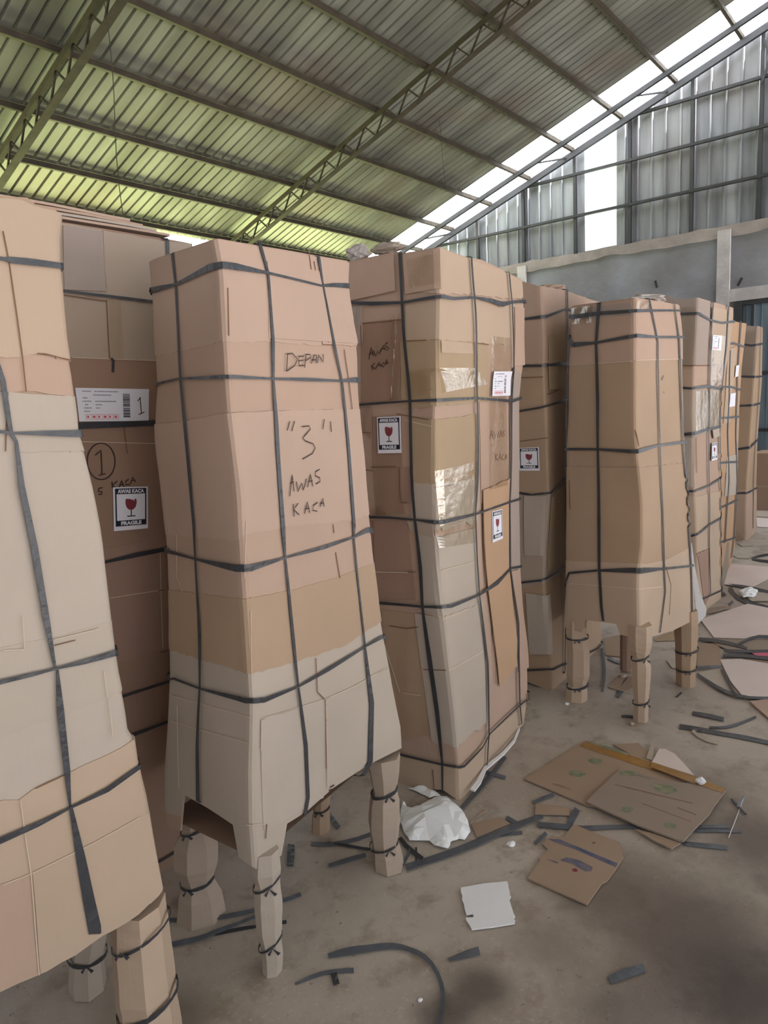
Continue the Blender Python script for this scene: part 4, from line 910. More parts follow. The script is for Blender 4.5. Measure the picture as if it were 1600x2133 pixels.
# ---------------------------------------------------------------- tape-covered package behind it
e = thing('wrapped_cabinet', 'tall package covered in clear tape, with two white labels, right of the middle legged cabinet', 'wrapped furniture', (5.1, 1.5, 0), G_PK)
eG = e
w = Wrap(('w', [(4.82, 1.72, 2.03), (4.78, 1.66, .02)]),
         ('px', (4.8, 1.33), [(1453, 621), (1450, 695), (1446, 762), (1443, 864), (1444, 911), (1445, 999), (1450, 1100), (1452, 1200), (1456, 1290)]),
         ('px', (5.3, 1.27), [(1529, 643), (1527, 690), (1509, 796), (1500, 816), (1499, 898), (1500, 995), (1499, 1115), (1501, 1230), (1501, 1250)]), e, seed=7, bulge=.006)
w.body(CARD['pink'], nper=18, bottom=[(1380, 1270), (1456, 1290), (1465, 1284), (1501, 1250), (1510, 1240)], rows=34)
w.sheet([(1380, 612), (1414, 624), (1453, 622), (1529, 644)], [(1380, 762), (1420, 762), (1446, 762), (1470, 761)], CARD['ash'], off=.008, right=(1478, 1468), name='top_box')
w.sheet([(1414, 810), (1443, 811), (1512, 806)], [(1414, 912), (1444, 912), (1500, 889)], CARD['grey'], off=.006)
w.sheet([(1414, 1030), (1448, 1034), (1502, 1022)], [(1414, 1290), (1456, 1289), (1501, 1249)], CARD['tan'], off=.006)
w.patch([(1480, 640), (1524, 648), (1510, 760), (1478, 756)], CARD['tan'], off=.010)
w.patch([(1450, 1152), (1475, 1143), (1474, 1245), (1466, 1262)], CARD['red'], off=.010)
w.patch([(1414, 1010), (1445, 1015), (1444, 912), (1414, 912)][::-1], CARD['pale'], off=.010)
for q in [[(1446, 815), (1500, 812), (1499, 890), (1446, 905)], [(1420, 640), (1450, 640), (1444, 770), (1424, 770)], [(1478, 700), (1508, 700), (1500, 800), (1472, 805)]]: w.patch(q, M_film, off=.013, name='clear_tape', thick=.0005)
w.lines([[(1424, 762), (1486, 761)], [(1447, 912), (1449, 985)], [(1452, 1152), (1476, 1143), (1474, 1235)]], 1.8, M_slit, 'torn_slit')
for p in [[(1405, 655, 4), (1450, 653, 5), (1478, 668, 4), (1500, 673, 4), (1527, 670, 4)], [(1405, 806, 4), (1440, 809, 4), (1470, 804, 5), (1502, 810, 4)], [(1412, 906, 6), (1444, 903, 6), (1470, 894, 4), (1501, 888, 4)], [(1414, 1024, 3), (1446, 1022, 4), (1474, 1011, 3), (1500, 995, 4)],
          [(1414, 1126, 3), (1450, 1112, 4), (1475, 1092, 4), (1500, 1078, 4)], [(1414, 1262, 3), (1462, 1246, 3), (1500, 1229, 3)]]: w.strap(p, 4, 'h', off=.0155)
for p in [[(1482, 632, 5), (1478, 690, 4), (1474, 760, 5), (1472, 900, 4), (1473, 1011, 4), (1474, 1100, 4), (1476, 1236, 4)], [(1514, 640, 4), (1510, 720, 4), (1498, 816, 4), (1496, 900, 4), (1497, 1000, 4), (1497, 1100, 4), (1499, 1230, 4)]]: w.strap(p, 4, 'v', off=.0145)
shipping_label(w, [(1480, 698), (1500, 699), (1497, 730), (1478, 729)], number=False, off=.0165)
fragile_sticker(w, [(1479, 923), (1490, 921), (1490, 957), (1478, 960)], off=.0165)
w.patch([(1479, 896), (1494, 892), (1495, 908), (1483, 914)], CARD['pale'], off=.018, name='tape_tag')

# ---------------------------------------------------------------- orange-brown package behind
e = thing('wrapped_cabinet', 'slim orange-brown package with two narrow white labels, second from the far end', 'wrapped furniture', (6.1, 1.6, 0), G_PK)
w = Wrap(('w', [(5.9, 1.86, 2.0), (5.86, 1.86, .02)]), ('w', [(5.9, 1.48, 2.0), (5.86, 1.48, .02)]),
         ('px', (6.36, 1.44), [(1556, 675), (1551, 720), (1546, 762), (1540, 864), (1537, 931), (1535, 1048), (1532, 1132), (1528, 1155), (1523, 1181)]), e, seed=8, bulge=.006)
w.body(CARD['orange'], nper=16, rows=30)
w.sheet([(1480, 895), (1536, 865), (1550, 860)], [(1480, 985), (1536, 985), (1550, 985)], CARD['orange'], off=.006)
w.patch([(1512, 952), (1534, 945), (1531, 1030), (1508, 1034)], CARD['pale'], off=.008)
w.patch([(1516, 728), (1533, 722), (1520, 880), (1506, 882)], CARD['tan'], off=.008)
for p in [[(1500, 720, 3), (1525, 715, 4), (1548, 722, 3)], [(1490, 806, 3), (1520, 806, 4), (1541, 812, 3)], [(1490, 872, 3), (1536, 868, 4)], [(1490, 965, 3), (1510, 963, 4), (1535, 962, 4)], [(1490, 1062, 3), (1532, 1042, 4)], [(1490, 1132, 3), (1528, 1120, 3)]]: w.strap(p, 3, 'h', off=.0115)
for p in [[(1542, 672, 4), (1533, 790, 4), (1531, 900, 4), (1533, 1000, 4), (1527, 1120, 4), (1522, 1160, 3)], [(1519, 730, 4), (1514, 900, 4), (1516, 1000, 4), (1508, 1130, 4)]]: w.strap(p, 4, 'v', off=.0105)
w.patch([(1530, 762), (1537, 760), (1534, 784), (1528, 786)], M_white, off=.0125, name='white_label', thick=.001)
w.patch([(1518, 820), (1529, 818), (1527, 846), (1516, 848)], M_white, off=.0125, name='white_label', thick=.001)

# ---------------------------------------------------------------- farthest package of the row
e = thing('wrapped_cabinet', 'farthest package of the row, taped brown cardboard with a black-topped corner', 'wrapped furniture', (7.7, 1.7, 0), G_PK)
w = Wrap(('w', [(7.46, 1.98, 2.02), (7.44, 1.95, .02)]),
         ('px', (7.45, 1.58), [(1580, 680), (1576, 730), (1571, 796), (1566, 864), (1559, 960), (1556, 1000), (1554, 1050), (1553, 1130)]),
         ('px', (7.9, 1.56), [(1589, 683), (1587, 796), (1582, 864), (1578, 920), (1576, 1000), (1575, 1108)]), e, seed=9, bulge=.006)
w.body(CARD['brown'], nper=14, rows=28)
w.sheet([(1540, 677), (1580, 680), (1590, 684)], [(1530, 790), (1572, 784), (1588, 786)], CARD['ash'], off=.006, right=(1580, 1571), name='top_box')
w.sheet([(1530, 1020), (1555, 1020), (1576, 1015)], [(1530, 1100), (1554, 1128), (1575, 1106)], CARD['pink'], off=.006, rough=0)
w.patch([(1538, 690), (1576, 690), (1570, 784), (1536, 784)], M_film, off=.010, name='clear_tape', thick=.0005)
for p in [[(1540, 716, 3), (1566, 720, 4), (1587, 716, 3)], [(1535, 784, 3), (1571, 785, 4), (1586, 784, 3)], [(1530, 846, 3), (1565, 844, 4), (1582, 840, 3)], [(1530, 937, 3), (1560, 932, 5), (1578, 915, 3)], [(1530, 1028, 3), (1556, 1026, 4), (1576, 1016, 3)]]: w.strap(p, 3, 'h', off=.0105)
w.strap([(1584, 684, 3), (1580, 800, 3), (1573, 900, 3), (1568, 1000, 3), (1567, 1100, 3)], 3, 'v', off=.0095)

# ---------------------------------------------------------------- dark carton stack at the end wall
P0 = ground(1576, 1066)
for k, (z0, z1, m) in enumerate([(0.005, .3, 'red'), (.305, .69, 'deep')]):
    e = thing('carton', f"{['lower','upper'][k]} of two brown cartons stacked by the sheet door at the far right", 'carton', (9.6, 1.6, z0), 'cartons stacked by the far door')
    x0, y1 = 9.35, 1.93
    v, f = boxv((x0, 1.1, z0), (x0+.5, y1, z1)); link('box_body', v, f, CARD[m], e)
    for xx in (x0, ): box('flap', (x0-.004, 1.102, z1-.012), (x0+.25, y1-.002, z1+.003), CARD['brown'], e)
    box('tape', (x0-.003, 1.5, z0+.02), (x0-.0005, 1.56, z1-.02), CARD['ash'], e)

# ================================================================ things on the floor
def flat(name, pts, mat, label, cat, z=.004, th=.004, group=None, wav=0.0, sub=0, curl=None):
    """a sheet lying on the floor, its real outline worked out from where it meets the ground"""
    P = [ground(x, y, z) for x, y in pts]; n = len(P)
    if curl:
        for i, h in curl.items(): P[i] = P[i]+np.array([0, 0, h])
    c = sum(P)/n
    V = [p+np.array([0, 0, th]) for p in P]+[p for p in P]+[c+np.array([0, 0, th]), c]
    F = [(i, (i+1) % n, 2*n) for i in range(n)]+[((i+1) % n+n, i+n, 2*n+1) for i in range(n)]+[(i, i+n, (i+1) % n+n, (i+1) % n) for i in range(n)]
    # orient up
    a = np.cross(V[F[0][1]]-V[F[0][0]], V[F[0][2]]-V[F[0][0]])
    if a[2] < 0: F = [f[::-1] for f in F]
    o = link(name, V, F, mat); return tag(o, label, cat, group)
def ngon(name, pts, mat, label, cat, z=.004, th=.004, group=None, parts=()):
    """same, for outlines with notches"""
    P = [ground(x, y, z) for x, y in pts]; n = len(P)
    V = [p+np.array([0, 0, th]) for p in P]+P; top = tuple(range(n)); ar = sum(V[i][0]*V[(i+1) % n][1]-V[(i+1) % n][0]*V[i][1] for i in range(n))
    if ar < 0: top = top[::-1]
    F = [top, tuple(i+n for i in top[::-1])]
    for q in range(n): a, b = top[q], top[(q+1) % n]; F.append((b, a, a+n, b+n))
    if parts:
        c = np.mean(P, axis=0); e_ = thing(name, label, cat, (c[0], c[1], z), group); link('board', V, F, mat, e_)
        for (nm, pp, mm, dz) in parts:
            Q = [ground(x, y, z+th+dz) for x, y in pp]; k = tuple(range(len(Q)))
            ar = sum(Q[i][0]*Q[(i+1) % len(Q)][1]-Q[(i+1) % len(Q)][0]*Q[i][1] for i in range(len(Q)))
            link(nm, Q, [k if ar > 0 else k[::-1]], mm, e_)
        return e_
    return tag(link(name, V, F, mat), label, cat, group)
G_ST = 'strapping offcuts strewn on the floor'
_zi = [0]
def offcut(pts, label, wid=6, mat=None, z=None, arch=0.0, th=.002):
    """a length of strapping dropped on the floor"""
    _zi[0] += 1; z = z if z is not None else .003+.0012*(_zi[0] % 4)
    fine = []
    for i in range(len(pts)-1):
        a, b = pts[i], pts[i+1]; L = math.hypot(a[0]-b[0], a[1]-b[1]); k = max(1, int(L/16)); wa = a[2] if len(a) > 2 else wid; wb = b[2] if len(b) > 2 else wid
        for q in range(k): f = q/k; fine.append((a[0]+(b[0]-a[0])*f, a[1]+(b[1]-a[1])*f, wa+(wb-wa)*f))
    zz = pts[-1]; fine.append((zz[0], zz[1], zz[2] if len(zz) > 2 else wid))
    # soften the kinks
    for _ in range(2):
        fine = [fine[0]]+[tuple((fine[i-1][c]+2*fine[i][c]+fine[i+1][c])/4 for c in range(3)) for i in range(1, len(fine)-1)]+[fine[-1]]
    V, F = [], []; N = len(fine)
    for i, (x, y, w) in enumerate(fine):
        a = fine[max(0, i-1)]; b = fine[min(N-1, i+1)]; d = np.array([b[0]-a[0], b[1]-a[1]]); d /= np.linalg.norm(d)+1e-9; nx, ny = -d[1]*w/2, d[0]*w/2
        h = z+arch*math.sin(math.pi*i/(N-1))*(.6+.4*math.sin(i*1.3))
        p1, p2 = ground(x-nx, y-ny, h), ground(x+nx, y+ny, h)
        p1[2] += .003*abs(math.sin(i*.7)); V += [p1, p2]
    for i in range(N-1): F.append((2*i, 2*i+1, 2*i+3, 2*i+2))
    return tag(link('strap_offcut', V, F, mat or M_strapg, None, thick=th, off=0), label, 'strap', G_ST)

M_green = newmat('green_stain', srgb(86, 112, 86), rough=.7, col2=srgb(150, 138, 116), vscale=30)
M_tapeb = newmat('brown_packing_tape', srgb(150, 112, 62), rough=.25, spec=.6, bump=.3, bscale=30, var=.15, vscale=10)
M_blue = newmat('blue_printed_band', srgb(70, 78, 112), rough=.5, col2=srgb(120, 112, 118), vscale=25)
M_scuff = newmat('dark_scuff', srgb(120, 98, 80), rough=.8, col2=srgb(150, 124, 102), vscale=20)
def blot(cx, cy, rx, ry, a=0, n=12, seed=0):
    r = random.Random(seed); return FL(*[(cx+math.cos(t)*rx*r.uniform(.7, 1.15)*math.cos(a)-math.sin(t)*ry*math.sin(a), cy+math.cos(t)*rx*math.sin(a)+math.sin(t)*ry*r.uniform(.7, 1.15)*math.cos(a)) for t in np.linspace(0, 2*math.pi, n, endpoint=False)])
ngon('cardboard_sheet', FL((440, 330), (720, 152), (738, 148), (960, 215), (1250, 320), (1010, 500), (735, 455)), CARD['floor'], 'large flat brown cardboard sheet on the floor, the lower one with faint olive stains', 'cardboard', z=.004, th=.005,
     parts=[('stain', blot(780, 240, 34, 15, .1, seed=1), M_green, .0006), ('stain', blot(690, 300, 38, 18, .1, seed=2), M_green, .0006), ('scuff', blot(620, 362, 50, 6, .3, seed=3), M_scuff, .0006), ('brown_tape', FL((700, 168), (738, 147), (1060, 250), (1240, 312), (1215, 330), (1000, 270)), M_tapeb, .001),
            ('green_streak', FL((735, 150), (760, 148), (950, 205), (930, 212)), M_green, .0016)])
ngon('cardboard_sheet', FL((736, 440), (775, 398), (890, 292), (910, 284), (1090, 335), (1395, 378), (1398, 388), (1345, 458), (1320, 500), (1250, 570), (1197, 628), (1165, 620), (970, 548)), CARD['floorg'], 'grey-brown cardboard sheet with green stains and taped edge, lying on the larger sheet', 'cardboard', z=.0155, th=.006,
     parts=[('green_corner', FL((893, 290), (960, 288), (985, 302), (960, 308), (893, 308)), M_green, .0006), ('stain', blot(930, 470, 34, 14, .1, seed=4), M_green, .0006), ('stain', blot(1135, 545, 30, 16, .1, seed=5), M_green, .0006), ('stain', blot(1105, 372, 60, 22, .2, seed=6), M_green, .0006),
            ('fold_line', FL((1000, 440), (1235, 528), (1237, 531), (1000, 443)), M_slit, .0006), ('fold_line', FL((870, 350), (1240, 440), (1240, 443), (870, 353)), M_slit, .0006), ('slot', FL((1168, 460), (1260, 495), (1258, 498), (1168, 463)), M_slit, .0008), ('slot', FL((975, 302), (1055, 326), (1054, 329), (975, 305)), M_green, .0009),
            ('clear_tape', FL((1050, 245), (1245, 310), (1398, 372), (1385, 392), (1240, 345), (1040, 268)), M_tapeb, .0012)])
crumple('tape_wad', ground(FL((1280, 335))[0][0], FL((1280, 335))[0][1], .035), (.016, .02, .012), M_foam, 21, 'small shiny wad of clear tape on the corner of the stained cardboard', 'tape', sub=2)
flat('cardboard_scrap', FL((860, 165), (985, 158), (1022, 200), (1040, 240), (950, 212)), CARD['floor'], 'cardboard scrap poking out behind the large stained sheets', 'cardboard', z=.0045)
flat('cardboard_scrap', FL((1020, 230), (1048, 148), (1060, 150), (1050, 240)), CARD['pale'], 'narrow folded cardboard sliver standing behind the stained sheets', 'cardboard', z=.009)
flat('cardboard_petal', FL((1045, 250), (1083, 184), (1110, 186), (1155, 208), (1200, 255), (1250, 312), (1130, 275)), CARD['lilac'], 'rounded lilac-grey cardboard piece behind the stained sheets', 'cardboard', z=.014, th=.003)
flat('cardboard_scrap', FL((965, 568), (1060, 592), (1182, 636), (1140, 663), (1060, 625)), CARD['floor'], 'cardboard corner sticking out under the front edge of the stained sheets', 'cardboard', z=.009)
flat('cardboard_scrap', FL((495, 447), (655, 466), (656, 500), (490, 496)), CARD['floor'], 'small oblong cardboard scrap left of the stained sheets', 'cardboard', z=.007)
flat('cardboard_scrap', FL((185, 540), (238, 474), (262, 480), (212, 512)), CARD['floor'], 'small pointed cardboard scrap touching the white plastic', 'cardboard', z=.0075)
flat('cardboard_scrap', FL((185, 543), (330, 508), (372, 542), (214, 606)), CARD['floor'], 'four-sided cardboard scrap beside the long grey strap', 'cardboard', z=.003, th=.003)
ngon('folded_carton', FL((455, 805), (512, 722), (506, 708), (520, 704), (552, 668), (524, 640), (568, 602), (622, 612), (675, 548), (895, 635), (912, 702), (872, 765), (835, 815), (808, 830), (738, 930)), CARD['floor'], 'flattened little carton with a blue printed band and rounded emblem, on the open floor', 'cardboard', z=.004, th=.005,
     parts=[('blue_band', FL((552, 612), (605, 612), (885, 728), (876, 746), (700, 668), (590, 628)), M_blue, .0006), ('printed_oval', FL((610, 712), (640, 698), (700, 712), (765, 745), (760, 765), (730, 765), (660, 728)), M_blue, .0006), ('printed_mark', blot(680, 760, 16, 9, .2, seed=9), M_wine, .0006), ('finger_hole', blot(770, 630, 10, 5, 0, seed=10), M_slit, .0006),
            ('printed_mark', FL((548, 705), (600, 722), (598, 728), (548, 710)), M_blue, .0006)])
r_ = random.Random(4)
fo = [(138, 848), (250, 828), (358, 818)]+[(362+14*i/5+r_.uniform(-3, 4), 818+82*i/5) for i in range(1, 5)]+[(376, 890), (368, 905), (376, 930), (384, 955), (390, 975), (396, 985), (388, 995), (396, 1005), (393, 1018), (290, 1035), (190, 1047), (176, 1020), (164, 1005), (160, 992), (196, 990), (200, 982), (192, 972), (164, 976), (156, 950), (152, 925), (143, 905), (145, 888), (138, 868)]
o = ngon('foam_sheet', FL(*fo), M_foam, 'small torn white foam sheet lying on the open floor', 'foam sheet', z=.004, th=.004)
# crumpled white plastic
def cloth(name, pts, mat, label, cat, hmax, seed):
    import bmesh
    P = [ground(x, y, .004) for x, y in pts]; bm = bmesh.new()
    vs = [bm.verts.new(tuple(p)) for p in P]; f = bm.faces.new(vs); bmesh.ops.triangulate(bm, faces=[f])
    for _ in range(4): bmesh.ops.subdivide_edges(bm, edges=bm.edges[:], cuts=1, use_grid_fill=False) if _ < 3 else bmesh.ops.triangulate(bm, faces=bm.faces[:])
    B2 = np.array([p[:2] for p in P])
    for v in bm.verts:
        q = np.array(v.co[:2]); d = min(np.linalg.norm(q-(a+(b-a)*min(1, max(0, ((q-a) @ (b-a))/((b-a) @ (b-a)+1e-9))))) for a, b in zip(B2, np.roll(B2, -1, 0)))
        k = min(1, d/.09); n1 = noise.noise(Vector((q[0]*7+seed, q[1]*7, 0))); n2 = abs(noise.noise(Vector((q[0]*16, q[1]*16+seed, 3)))); n3 = abs(noise.noise(Vector((q[0]*30+seed, q[1]*12, 8))))
        v.co.z += hmax*(k**.6)*(.62+.45*n1)+.022*n2*(.4+k)+.010*n3
    V = [tuple(v.co) for v in bm.verts]; F = [tuple(x.index for x in fc.verts) for fc in bm.faces]; bm.free()
    o = link(name, V, F, mat, None, thick=.0015, off=0)
    return tag(o, label, cat)
M_plast = newmat('white_plastic_sheet', srgb(236, 238, 242), rough=.45, spec=.4, bump=.5, bscale=16, var=.02)
cloth('plastic_sheet', D3((362, 1800), (372, 1690), (388, 1632), (402, 1650), (425, 1692), (520, 1665), (640, 1600), (740, 1590), (860, 1700), (905, 1780), (930, 1870), (885, 1940), (835, 1935), (770, 1962), (765, 1990), (750, 2015), (700, 2010), (640, 1990), (600, 1950), (520, 1945), (440, 1950), (400, 1890)), M_plast, 'crumpled white plastic sheet lying between the legs and the AWAS KACA package', 'plastic sheet', .05, 3)
cloth('plastic_sheet', D3((425, 1525), (500, 1510), (575, 1512), (640, 1545), (690, 1590), (690, 1598), (650, 1592), (600, 1600), (520, 1560)), M_plast, 'smaller crumpled white plastic tucked under the AWAS KACA package', 'plastic sheet', .03, 6)

O = offcut
O(D3((1210, 1262, 9), (1120, 1400, 9), (990, 1530, 12), (865, 1680, 9)), 'black strap running out from under the AWAS KACA package', 10)
O(D3((1030, 1382), (1215, 1437)), 'short black strap crossing the one under the AWAS KACA package', 6)
O([(1130, 1699, 10), (1085, 1716, 14), (1040, 1735, 15), (960, 1770, 16), (900, 1790, 14), (846, 1808, 16)], 'longest thick grey strap, running right from the white plastic', 14)
O([(1055, 1703), (1081, 1719)], 'stub of strap lying across the longest grey strap', 9)
O([(1040, 1740), (1062, 1735), (1088, 1735)], 'thin tail beside the longest grey strap', 5)
O([(1119, 1717, 10), (1160, 1722, 10), (1232, 1726, 7), (1290, 1721, 7), (1345, 1724, 7)], 'grey strap passing under the front of the stained sheets', 9)
O([(1447, 1722), (1490, 1722), (1520, 1723)], 'black strap end right of the stained sheets, upper of two', 5)
O([(1440, 1731, 6), (1500, 1731, 5), (1545, 1733, 3)], 'pointed black strap end right of the stained sheets', 5)
O([(1184, 1722), (1190, 1705), (1203, 1686)], 'short wide strap above the little flattened carton', 13)
O([(1110, 1672), (1130, 1661), (1154, 1655)], 'short strap touching the oblong cardboard scrap', 6)
O([(1114, 1758), (1138, 1736)], 'stub of strap left of the little flattened carton', 7)
O([(1425, 1757), (1470, 1763), (1515, 1766)], 'short black strap in front of the stained sheets at right', 8)
O(FL((845, 1285, 17), (925, 1252, 19), (1012, 1225, 17)), 'wide grey strap piece alone on the dark floor at lower right', 18)
O(FL((80, 1186, 6), (140, 1168, 13), (225, 1145, 15)), 'faint bluish strap piece below the white foam sheet', 12)
O(FL((1240, 12), (1320, 24), (1390, 44)), 'short straight black strap right of the middle legged cabinet', 7, M_strap)
O(FL((1178, 76, 10), (1240, 86, 9), (1400, 115, 8), (1500, 132, 8), (1620, 158, 9)), 'long black strap running off the right edge of the photo', 8, M_strap)
O([(1478, 1515), (1500, 1517), (1517, 1519), (1535, 1510), (1556, 1502), (1575, 1493)], 'thin forked black strap above the long one at right', 4, M_strap)
O(FL((1240, 95), (1262, 128), (1300, 145), (1360, 155)), 'curled beige peel of tape below the long black strap at right', 6, CARD['pale'])
O([(684, 1991, 9), (720, 1983, 14), (755, 1977, 15), (800, 1971, 11), (835, 1970, 9), (871, 1983, 8), (900, 2003, 7), (916, 2030, 8), (925, 2070, 9), (921, 2110, 9), (912, 2150, 8)], 'long black strap curving to the bottom edge of the photo', 9)
O([(615, 2050, 4), (650, 2035, 6), (686, 2023, 7), (737, 2022, 8)], 'short bent strap in front of the cabinet marked 3', 6)
O([(695, 2027), (701, 2051)], 'small black square-ended strap piece below the bent strap', 13, M_strap)
O([(338, 1916), (380, 1918), (411, 1917), (470, 1910), (530, 1897), (585, 1878), (627, 1863)], 'long strap lying behind the front leg of the cabinet marked 3', 7)
O([(345, 1970, 9), (400, 1960, 9), (447, 1943, 7), (500, 1922, 6), (537, 1908, 5)], 'shiny grey strap reaching from the nearest cabinet to the next one', 7)
O([(447, 1946), (490, 1938), (537, 1929), (597, 1921)], 'thin strap branching off under the front leg of the cabinet marked 3', 5, M_strap)
O([(604, 1803), (609, 1785), (607, 1760)], 'wide black strap piece right of the front leg', 14, M_strap)
O([(684, 1695), (705, 1725)], 'short black strap lying beyond the cabinet marked 3', 9, M_strap)
O([(686, 1803), (720, 1794), (762, 1781)], 'short grey strap left of the right front leg', 8)
O([(648, 1757), (690, 1762), (719, 1757), (745, 1748), (772, 1738)], 'loose grey strap beneath the cabinet marked 3', 7)
O([(682, 1755), (720, 1762), (770, 1769)], 'thin black strap beneath the cabinet marked 3', 4, M_strap)
O([(838, 1802), (848, 1785), (858, 1767)], 'grey strap piece in front of the white plastic', 6)
O([(833, 1745), (838, 1765), (865, 1775), (880, 1790)], 'black strap tangle under the left of the white plastic', 8, M_strap)
O([(867, 1765), (867, 1792)], 'narrow black strap end pointing down from the white plastic', 4, M_strap)
O([(1286, 1452), (1295, 1432), (1308, 1414)], 'short black strap between the legs of the middle cabinet', 9, M_strap)
O([(1255, 1440, 4), (1262, 1410, 6), (1257, 1375, 8), (1254, 1350, 4)], 'black strap loop behind the left leg of the middle cabinet', 6, M_strap)
O([(1266, 1370), (1280, 1380), (1297, 1382)], 'thin black strap behind the middle cabinet', 5, M_strap)
O([(1295, 1492), (1308, 1491), (1318, 1494)], 'tiny black strap at the foot of the middle cabinet', 4, M_strap)
O([(1409, 1452), (1420, 1443)], 'tiny black scrap right of the middle cabinet', 3, M_strap)
for p, lb in [([(1078, 1500), (1082, 1512), (1094, 1508), (1090, 1470), (1086, 1430)], 'black strap loop hanging at the right foot of the AWAS KACA package')]:
    O(p, lb, 5, M_strap)
# knife-like scrap and loose thread
e = thing('cable_tie', 'small black crossed plastic ties on the floor at right of the stained sheets', 'plastic tie', (*gp(1538, 1680), 0))
for k, (a, b, wd) in enumerate([((1524, 1664), (1554, 1696), 5), ((1549, 1658), (1537, 1680), 4)]):
    A, B = ground(*a, .006+.004*k), ground(*b, .006+.004*k); v, f = barmesh(A, B, .007, .003); link('tie_piece', v, f, M_strap if k == 0 else M_grey, e)
A, B = ground(1550, 1660, .004), ground(1518, 1745, .004); tag(link('thread', *tubemesh([A, (A+B)/2+np.array([.01, 0, 0]), B], .0012)), 'thin pale loose thread below the black ties', 'thread') if False else tag(link('thread', *tubemesh([A, (A+B)/2+np.array([.01, 0, 0]), B], .0012), M_white), 'thin pale loose thread below the black ties', 'thread')
for k, (x, y, s_, lb) in enumerate([(1065, 1758, .016, 'tiny crumpled white scrap below the longest strap'), (1181, 1466, .012, 'tiny white scrap by the left leg of the middle cabinet'), (875, 2083, .007, 'tiny white chip near the bottom edge'), (1322, 1708, .006, 'tiny white fleck on the stained cardboard'), (1316, 1507, .014, 'tiny beige scrap at the foot of the front leg'), (1298, 1408, .02, 'small yellow foam scrap between the legs of the middle cabinet')]):
    p = ground(x, y, s_*.5); crumple('paper_scrap', p, (s_, s_*.8, s_*.45), M_foam if k < 4 else CARD['tan'], 30+k, lb, 'scrap', sub=2)

# ---- heap of discarded cardboard on the right
def rr(*p): return RR(*p)
flat('cardboard_sheet', rr((640, 830), (655, 760), (690, 668), (1100, 700), (1100, 740), (980, 790), (860, 856)), CARD['lilac'], 'pale pinkish flat sheet at the far end of the cardboard heap', 'cardboard', z=.004)
flat('cardboard_sheet', rr((455, 1110), (600, 1060), (830, 985), (1100, 1040), (1100, 1260), (830, 1262), (560, 1250)), CARD['lilac'], 'broad faded sheet with reddish streaks in the cardboard heap', 'cardboard', z=.004)
flat('cardboard_sheet', rr((500, 1270), (830, 1265), (1100, 1280), (1100, 1370), (830, 1362), (660, 1345)), CARD['floorg'], 'narrow grey-brown sheet below the broad faded one', 'cardboard', z=.007)
flat('cardboard_scrap', rr((430, 1300), (600, 1300), (612, 1380), (622, 1478), (430, 1490)), CARD['floor'], 'folded brown carton piece beside the right leg of the middle cabinet', 'cardboard', z=.004)
flat('cardboard_sheet', rr((610, 1432), (770, 1425), (1100, 1480), (1100, 1740), (800, 1735), (690, 1600)), CARD['lilac'], 'large pale sheet nearest the right edge of the photo', 'cardboard', z=.004, th=.006)
flat('cardboard_scrap', rr((430, 1535), (612, 1498), (665, 1600), (702, 1692), (640, 1680)), CARD['pale'], 'triangular pale carton flap left of the large pale sheet', 'cardboard', z=.004, th=.006)
flat('cardboard_sheet', rr((845, 1765), (1100, 1735), (1100, 2000), (990, 1895)), CARD['rose'], 'pinkish sheet cut by the right edge, in front of the large pale sheet', 'cardboard', z=.004, th=.008)
flat('cardboard_scrap', rr((640, 1395), (860, 1392), (1100, 1425), (1100, 1470), (780, 1420)), CARD['floor'], 'brown strip between the grey-brown and large pale sheets', 'cardboard', z=.003)
M_pink = newmat('magenta_print', srgb(196, 96, 122), rough=.6)
flat('printed_strip', rr((850, 1368), (930, 1366), (1100, 1378), (1100, 1400), (900, 1395)), M_pink, 'thin magenta printed strip in the cardboard heap', 'printed strip', z=.011, th=.002)
flat('cardboard_scrap', rr((495, 1060), (530, 1020), (640, 1000), (700, 1015), (560, 1050)), CARD['floorg'], 'small grey-brown flap above the broad faded sheet', 'cardboard', z=.009)
flat('cardboard_scrap', rr((780, 900), (860, 880), (1000, 905), (1000, 960), (860, 962)), CARD['pale'], 'pale torn scrap lying among black straps', 'cardboard', z=.009)
flat('cardboard_sheet', rr((900, 300), (1100, 322), (1100, 385), (905, 372)), CARD['lilac'], 'white-looking sheet on the floor near the far carton stack', 'cardboard', z=.004)
flat('cardboard_sheet', rr((890, 240), (1100, 250), (1100, 300), (900, 290)), CARD['pale'], 'pale sheet farthest away on the floor, by the far carton stack', 'cardboard', z=.004)
flat('cardboard_scrap', [(1388, 1376), (1424, 1373), (1427, 1392), (1400, 1392)], CARD['pale'], 'pale scrap on the floor left of the right leg of the middle cabinet', 'cardboard')
flat('cardboard_scrap', [(1362, 1332), (1395, 1318), (1411, 1316), (1411, 1334), (1365, 1336)], CARD['olive'], 'folded scrap just behind the front leg of the middle cabinet', 'cardboard')
flat('cardboard_scrap', [(1266, 1432), (1290, 1408), (1330, 1412), (1336, 1428), (1300, 1442)], CARD['floor'], 'round-cornered scrap on the floor between the middle cabinet legs', 'cardboard', z=.003)
flat('cardboard_scrap', [(1258, 1330), (1300, 1322), (1330, 1345), (1338, 1372), (1262, 1366)], CARD['floor'], 'brown scrap under the middle cabinet', 'cardboard', z=.003)
flat('cardboard_scrap', [(1524, 1155), (1540, 1152), (1562, 1158), (1560, 1164), (1536, 1163)], CARD['pale'], 'small pale scrap at the foot of the orange-brown package', 'cardboard')
flat('cardboard_scrap', [(1536, 1132), (1552, 1124), (1572, 1130), (1566, 1137), (1545, 1138)], CARD['pale'], 'pale scrap at the foot of the farthest package', 'cardboard')
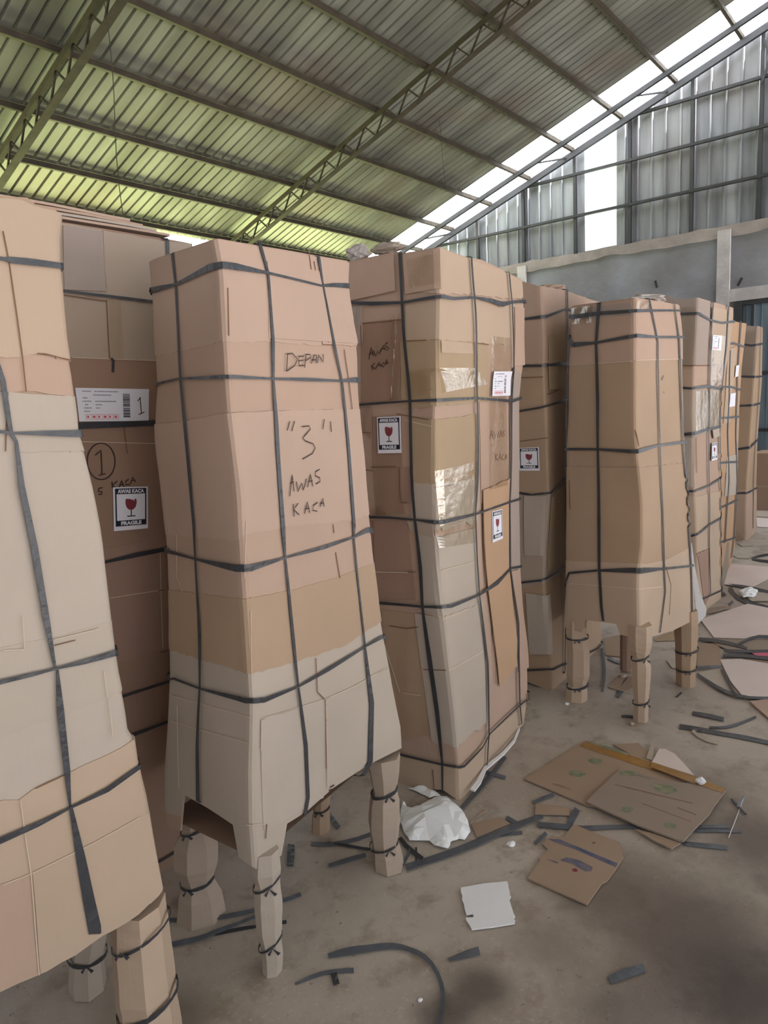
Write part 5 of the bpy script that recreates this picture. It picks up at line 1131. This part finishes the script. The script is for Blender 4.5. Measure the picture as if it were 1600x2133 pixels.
crumple('plastic_wad', ground(1560, 1234, .03), (.09, .05, .03), M_plast, 41, 'white plastic wad among black straps in the cardboard heap', 'plastic')
O(rr((655, 826, 3), (860, 855, 6), (990, 890, 8), (1100, 920, 6)), 'black strap along the near edge of the pale pinkish sheet', 5, M_strap)
O(rr((690, 850), (700, 900), (730, 945), (800, 975), (900, 985), (1100, 1050)), 'bundle of black straps curling through the heap', 8, M_strap)
O(rr((680, 870), (720, 920), (760, 960), (860, 985)), 'black strap loop beside the curling bundle', 6, M_strap)
O(rr((680, 990), (712, 962)), 'tiny strap stub below the curling bundle', 4, M_strapg)
O(rr((440, 1260, 6), (600, 1275, 8), (700, 1300, 6), (825, 1335, 5)), 'twisted black strap across the broad faded sheet', 7, M_strap, z=.014)
O(rr((760, 1300), (860, 1240), (900, 1225), (1000, 1250), (1100, 1255)), 'black strap wandering over the grey-brown sheet', 5, M_strap, z=.016)
O(rr((640, 1348), (700, 1362), (860, 1360), (1100, 1352)), 'straight black strap along the grey-brown sheet', 5, M_strap, z=.014)
O(rr((630, 1394), (760, 1388), (860, 1400), (1100, 1428)), 'second straight black strap above the large pale sheet', 6, M_strap, z=.014)
O(rr((430, 1484), (540, 1486), (615, 1480)), 'grey strap across the foot of the folded carton piece', 4, M_strapg, z=.014)
O(rr((620, 1500), (650, 1590), (700, 1660), (740, 1720)), 'black strap down the edge of the large pale sheet', 5, M_strap, z=.016)
O(rr((430, 1536, 3), (500, 1590, 5), (640, 1682, 6), (740, 1722, 8), (860, 1732, 4), (1100, 1730, 4)), 'black strap along the front edge of the heap', 5, M_strap, z=.012)
O(rr((860, 622), (900, 600), (1100, 580)), 'black strap loop near the farthest package', 4, M_strap)
O(rr((862, 625), (960, 645), (1100, 655)), 'lower side of the strap loop near the farthest package', 4, M_strap)
O(rr((740, 600), (800, 605), (840, 608)), 'little dark strap by the orange-brown package', 4, M_strapg)
O(rr((615, 880), (650, 900), (640, 920)), 'black scrap at the foot of the tape-covered package', 9, M_strap)
# white flap leaning between the middle cabinet and the tape-covered package
A = [onpl(x, y, (3.85, 1.16)) for x, y in ((1437, 1132), (1441, 1130), (1448, 1182), (1458, 1233), (1472, 1270), (1470, 1283), (1452, 1302), (1447, 1240))]
link('foam_flap', A, [tuple(range(len(A)))], M_foam, eF, thick=.006, off=0)['label'] = 'white foam flap'
A = [onpl(x, y, (5.42, 1.3)) for x, y in ((1515, 1128), (1519, 1130), (1518, 1180), (1508, 1220), (1510, 1238), (1503, 1228), (1506, 1180))]
link('cardboard_flap', A, [tuple(range(len(A)))], CARD['pale2'], eG, thick=.006, off=0)
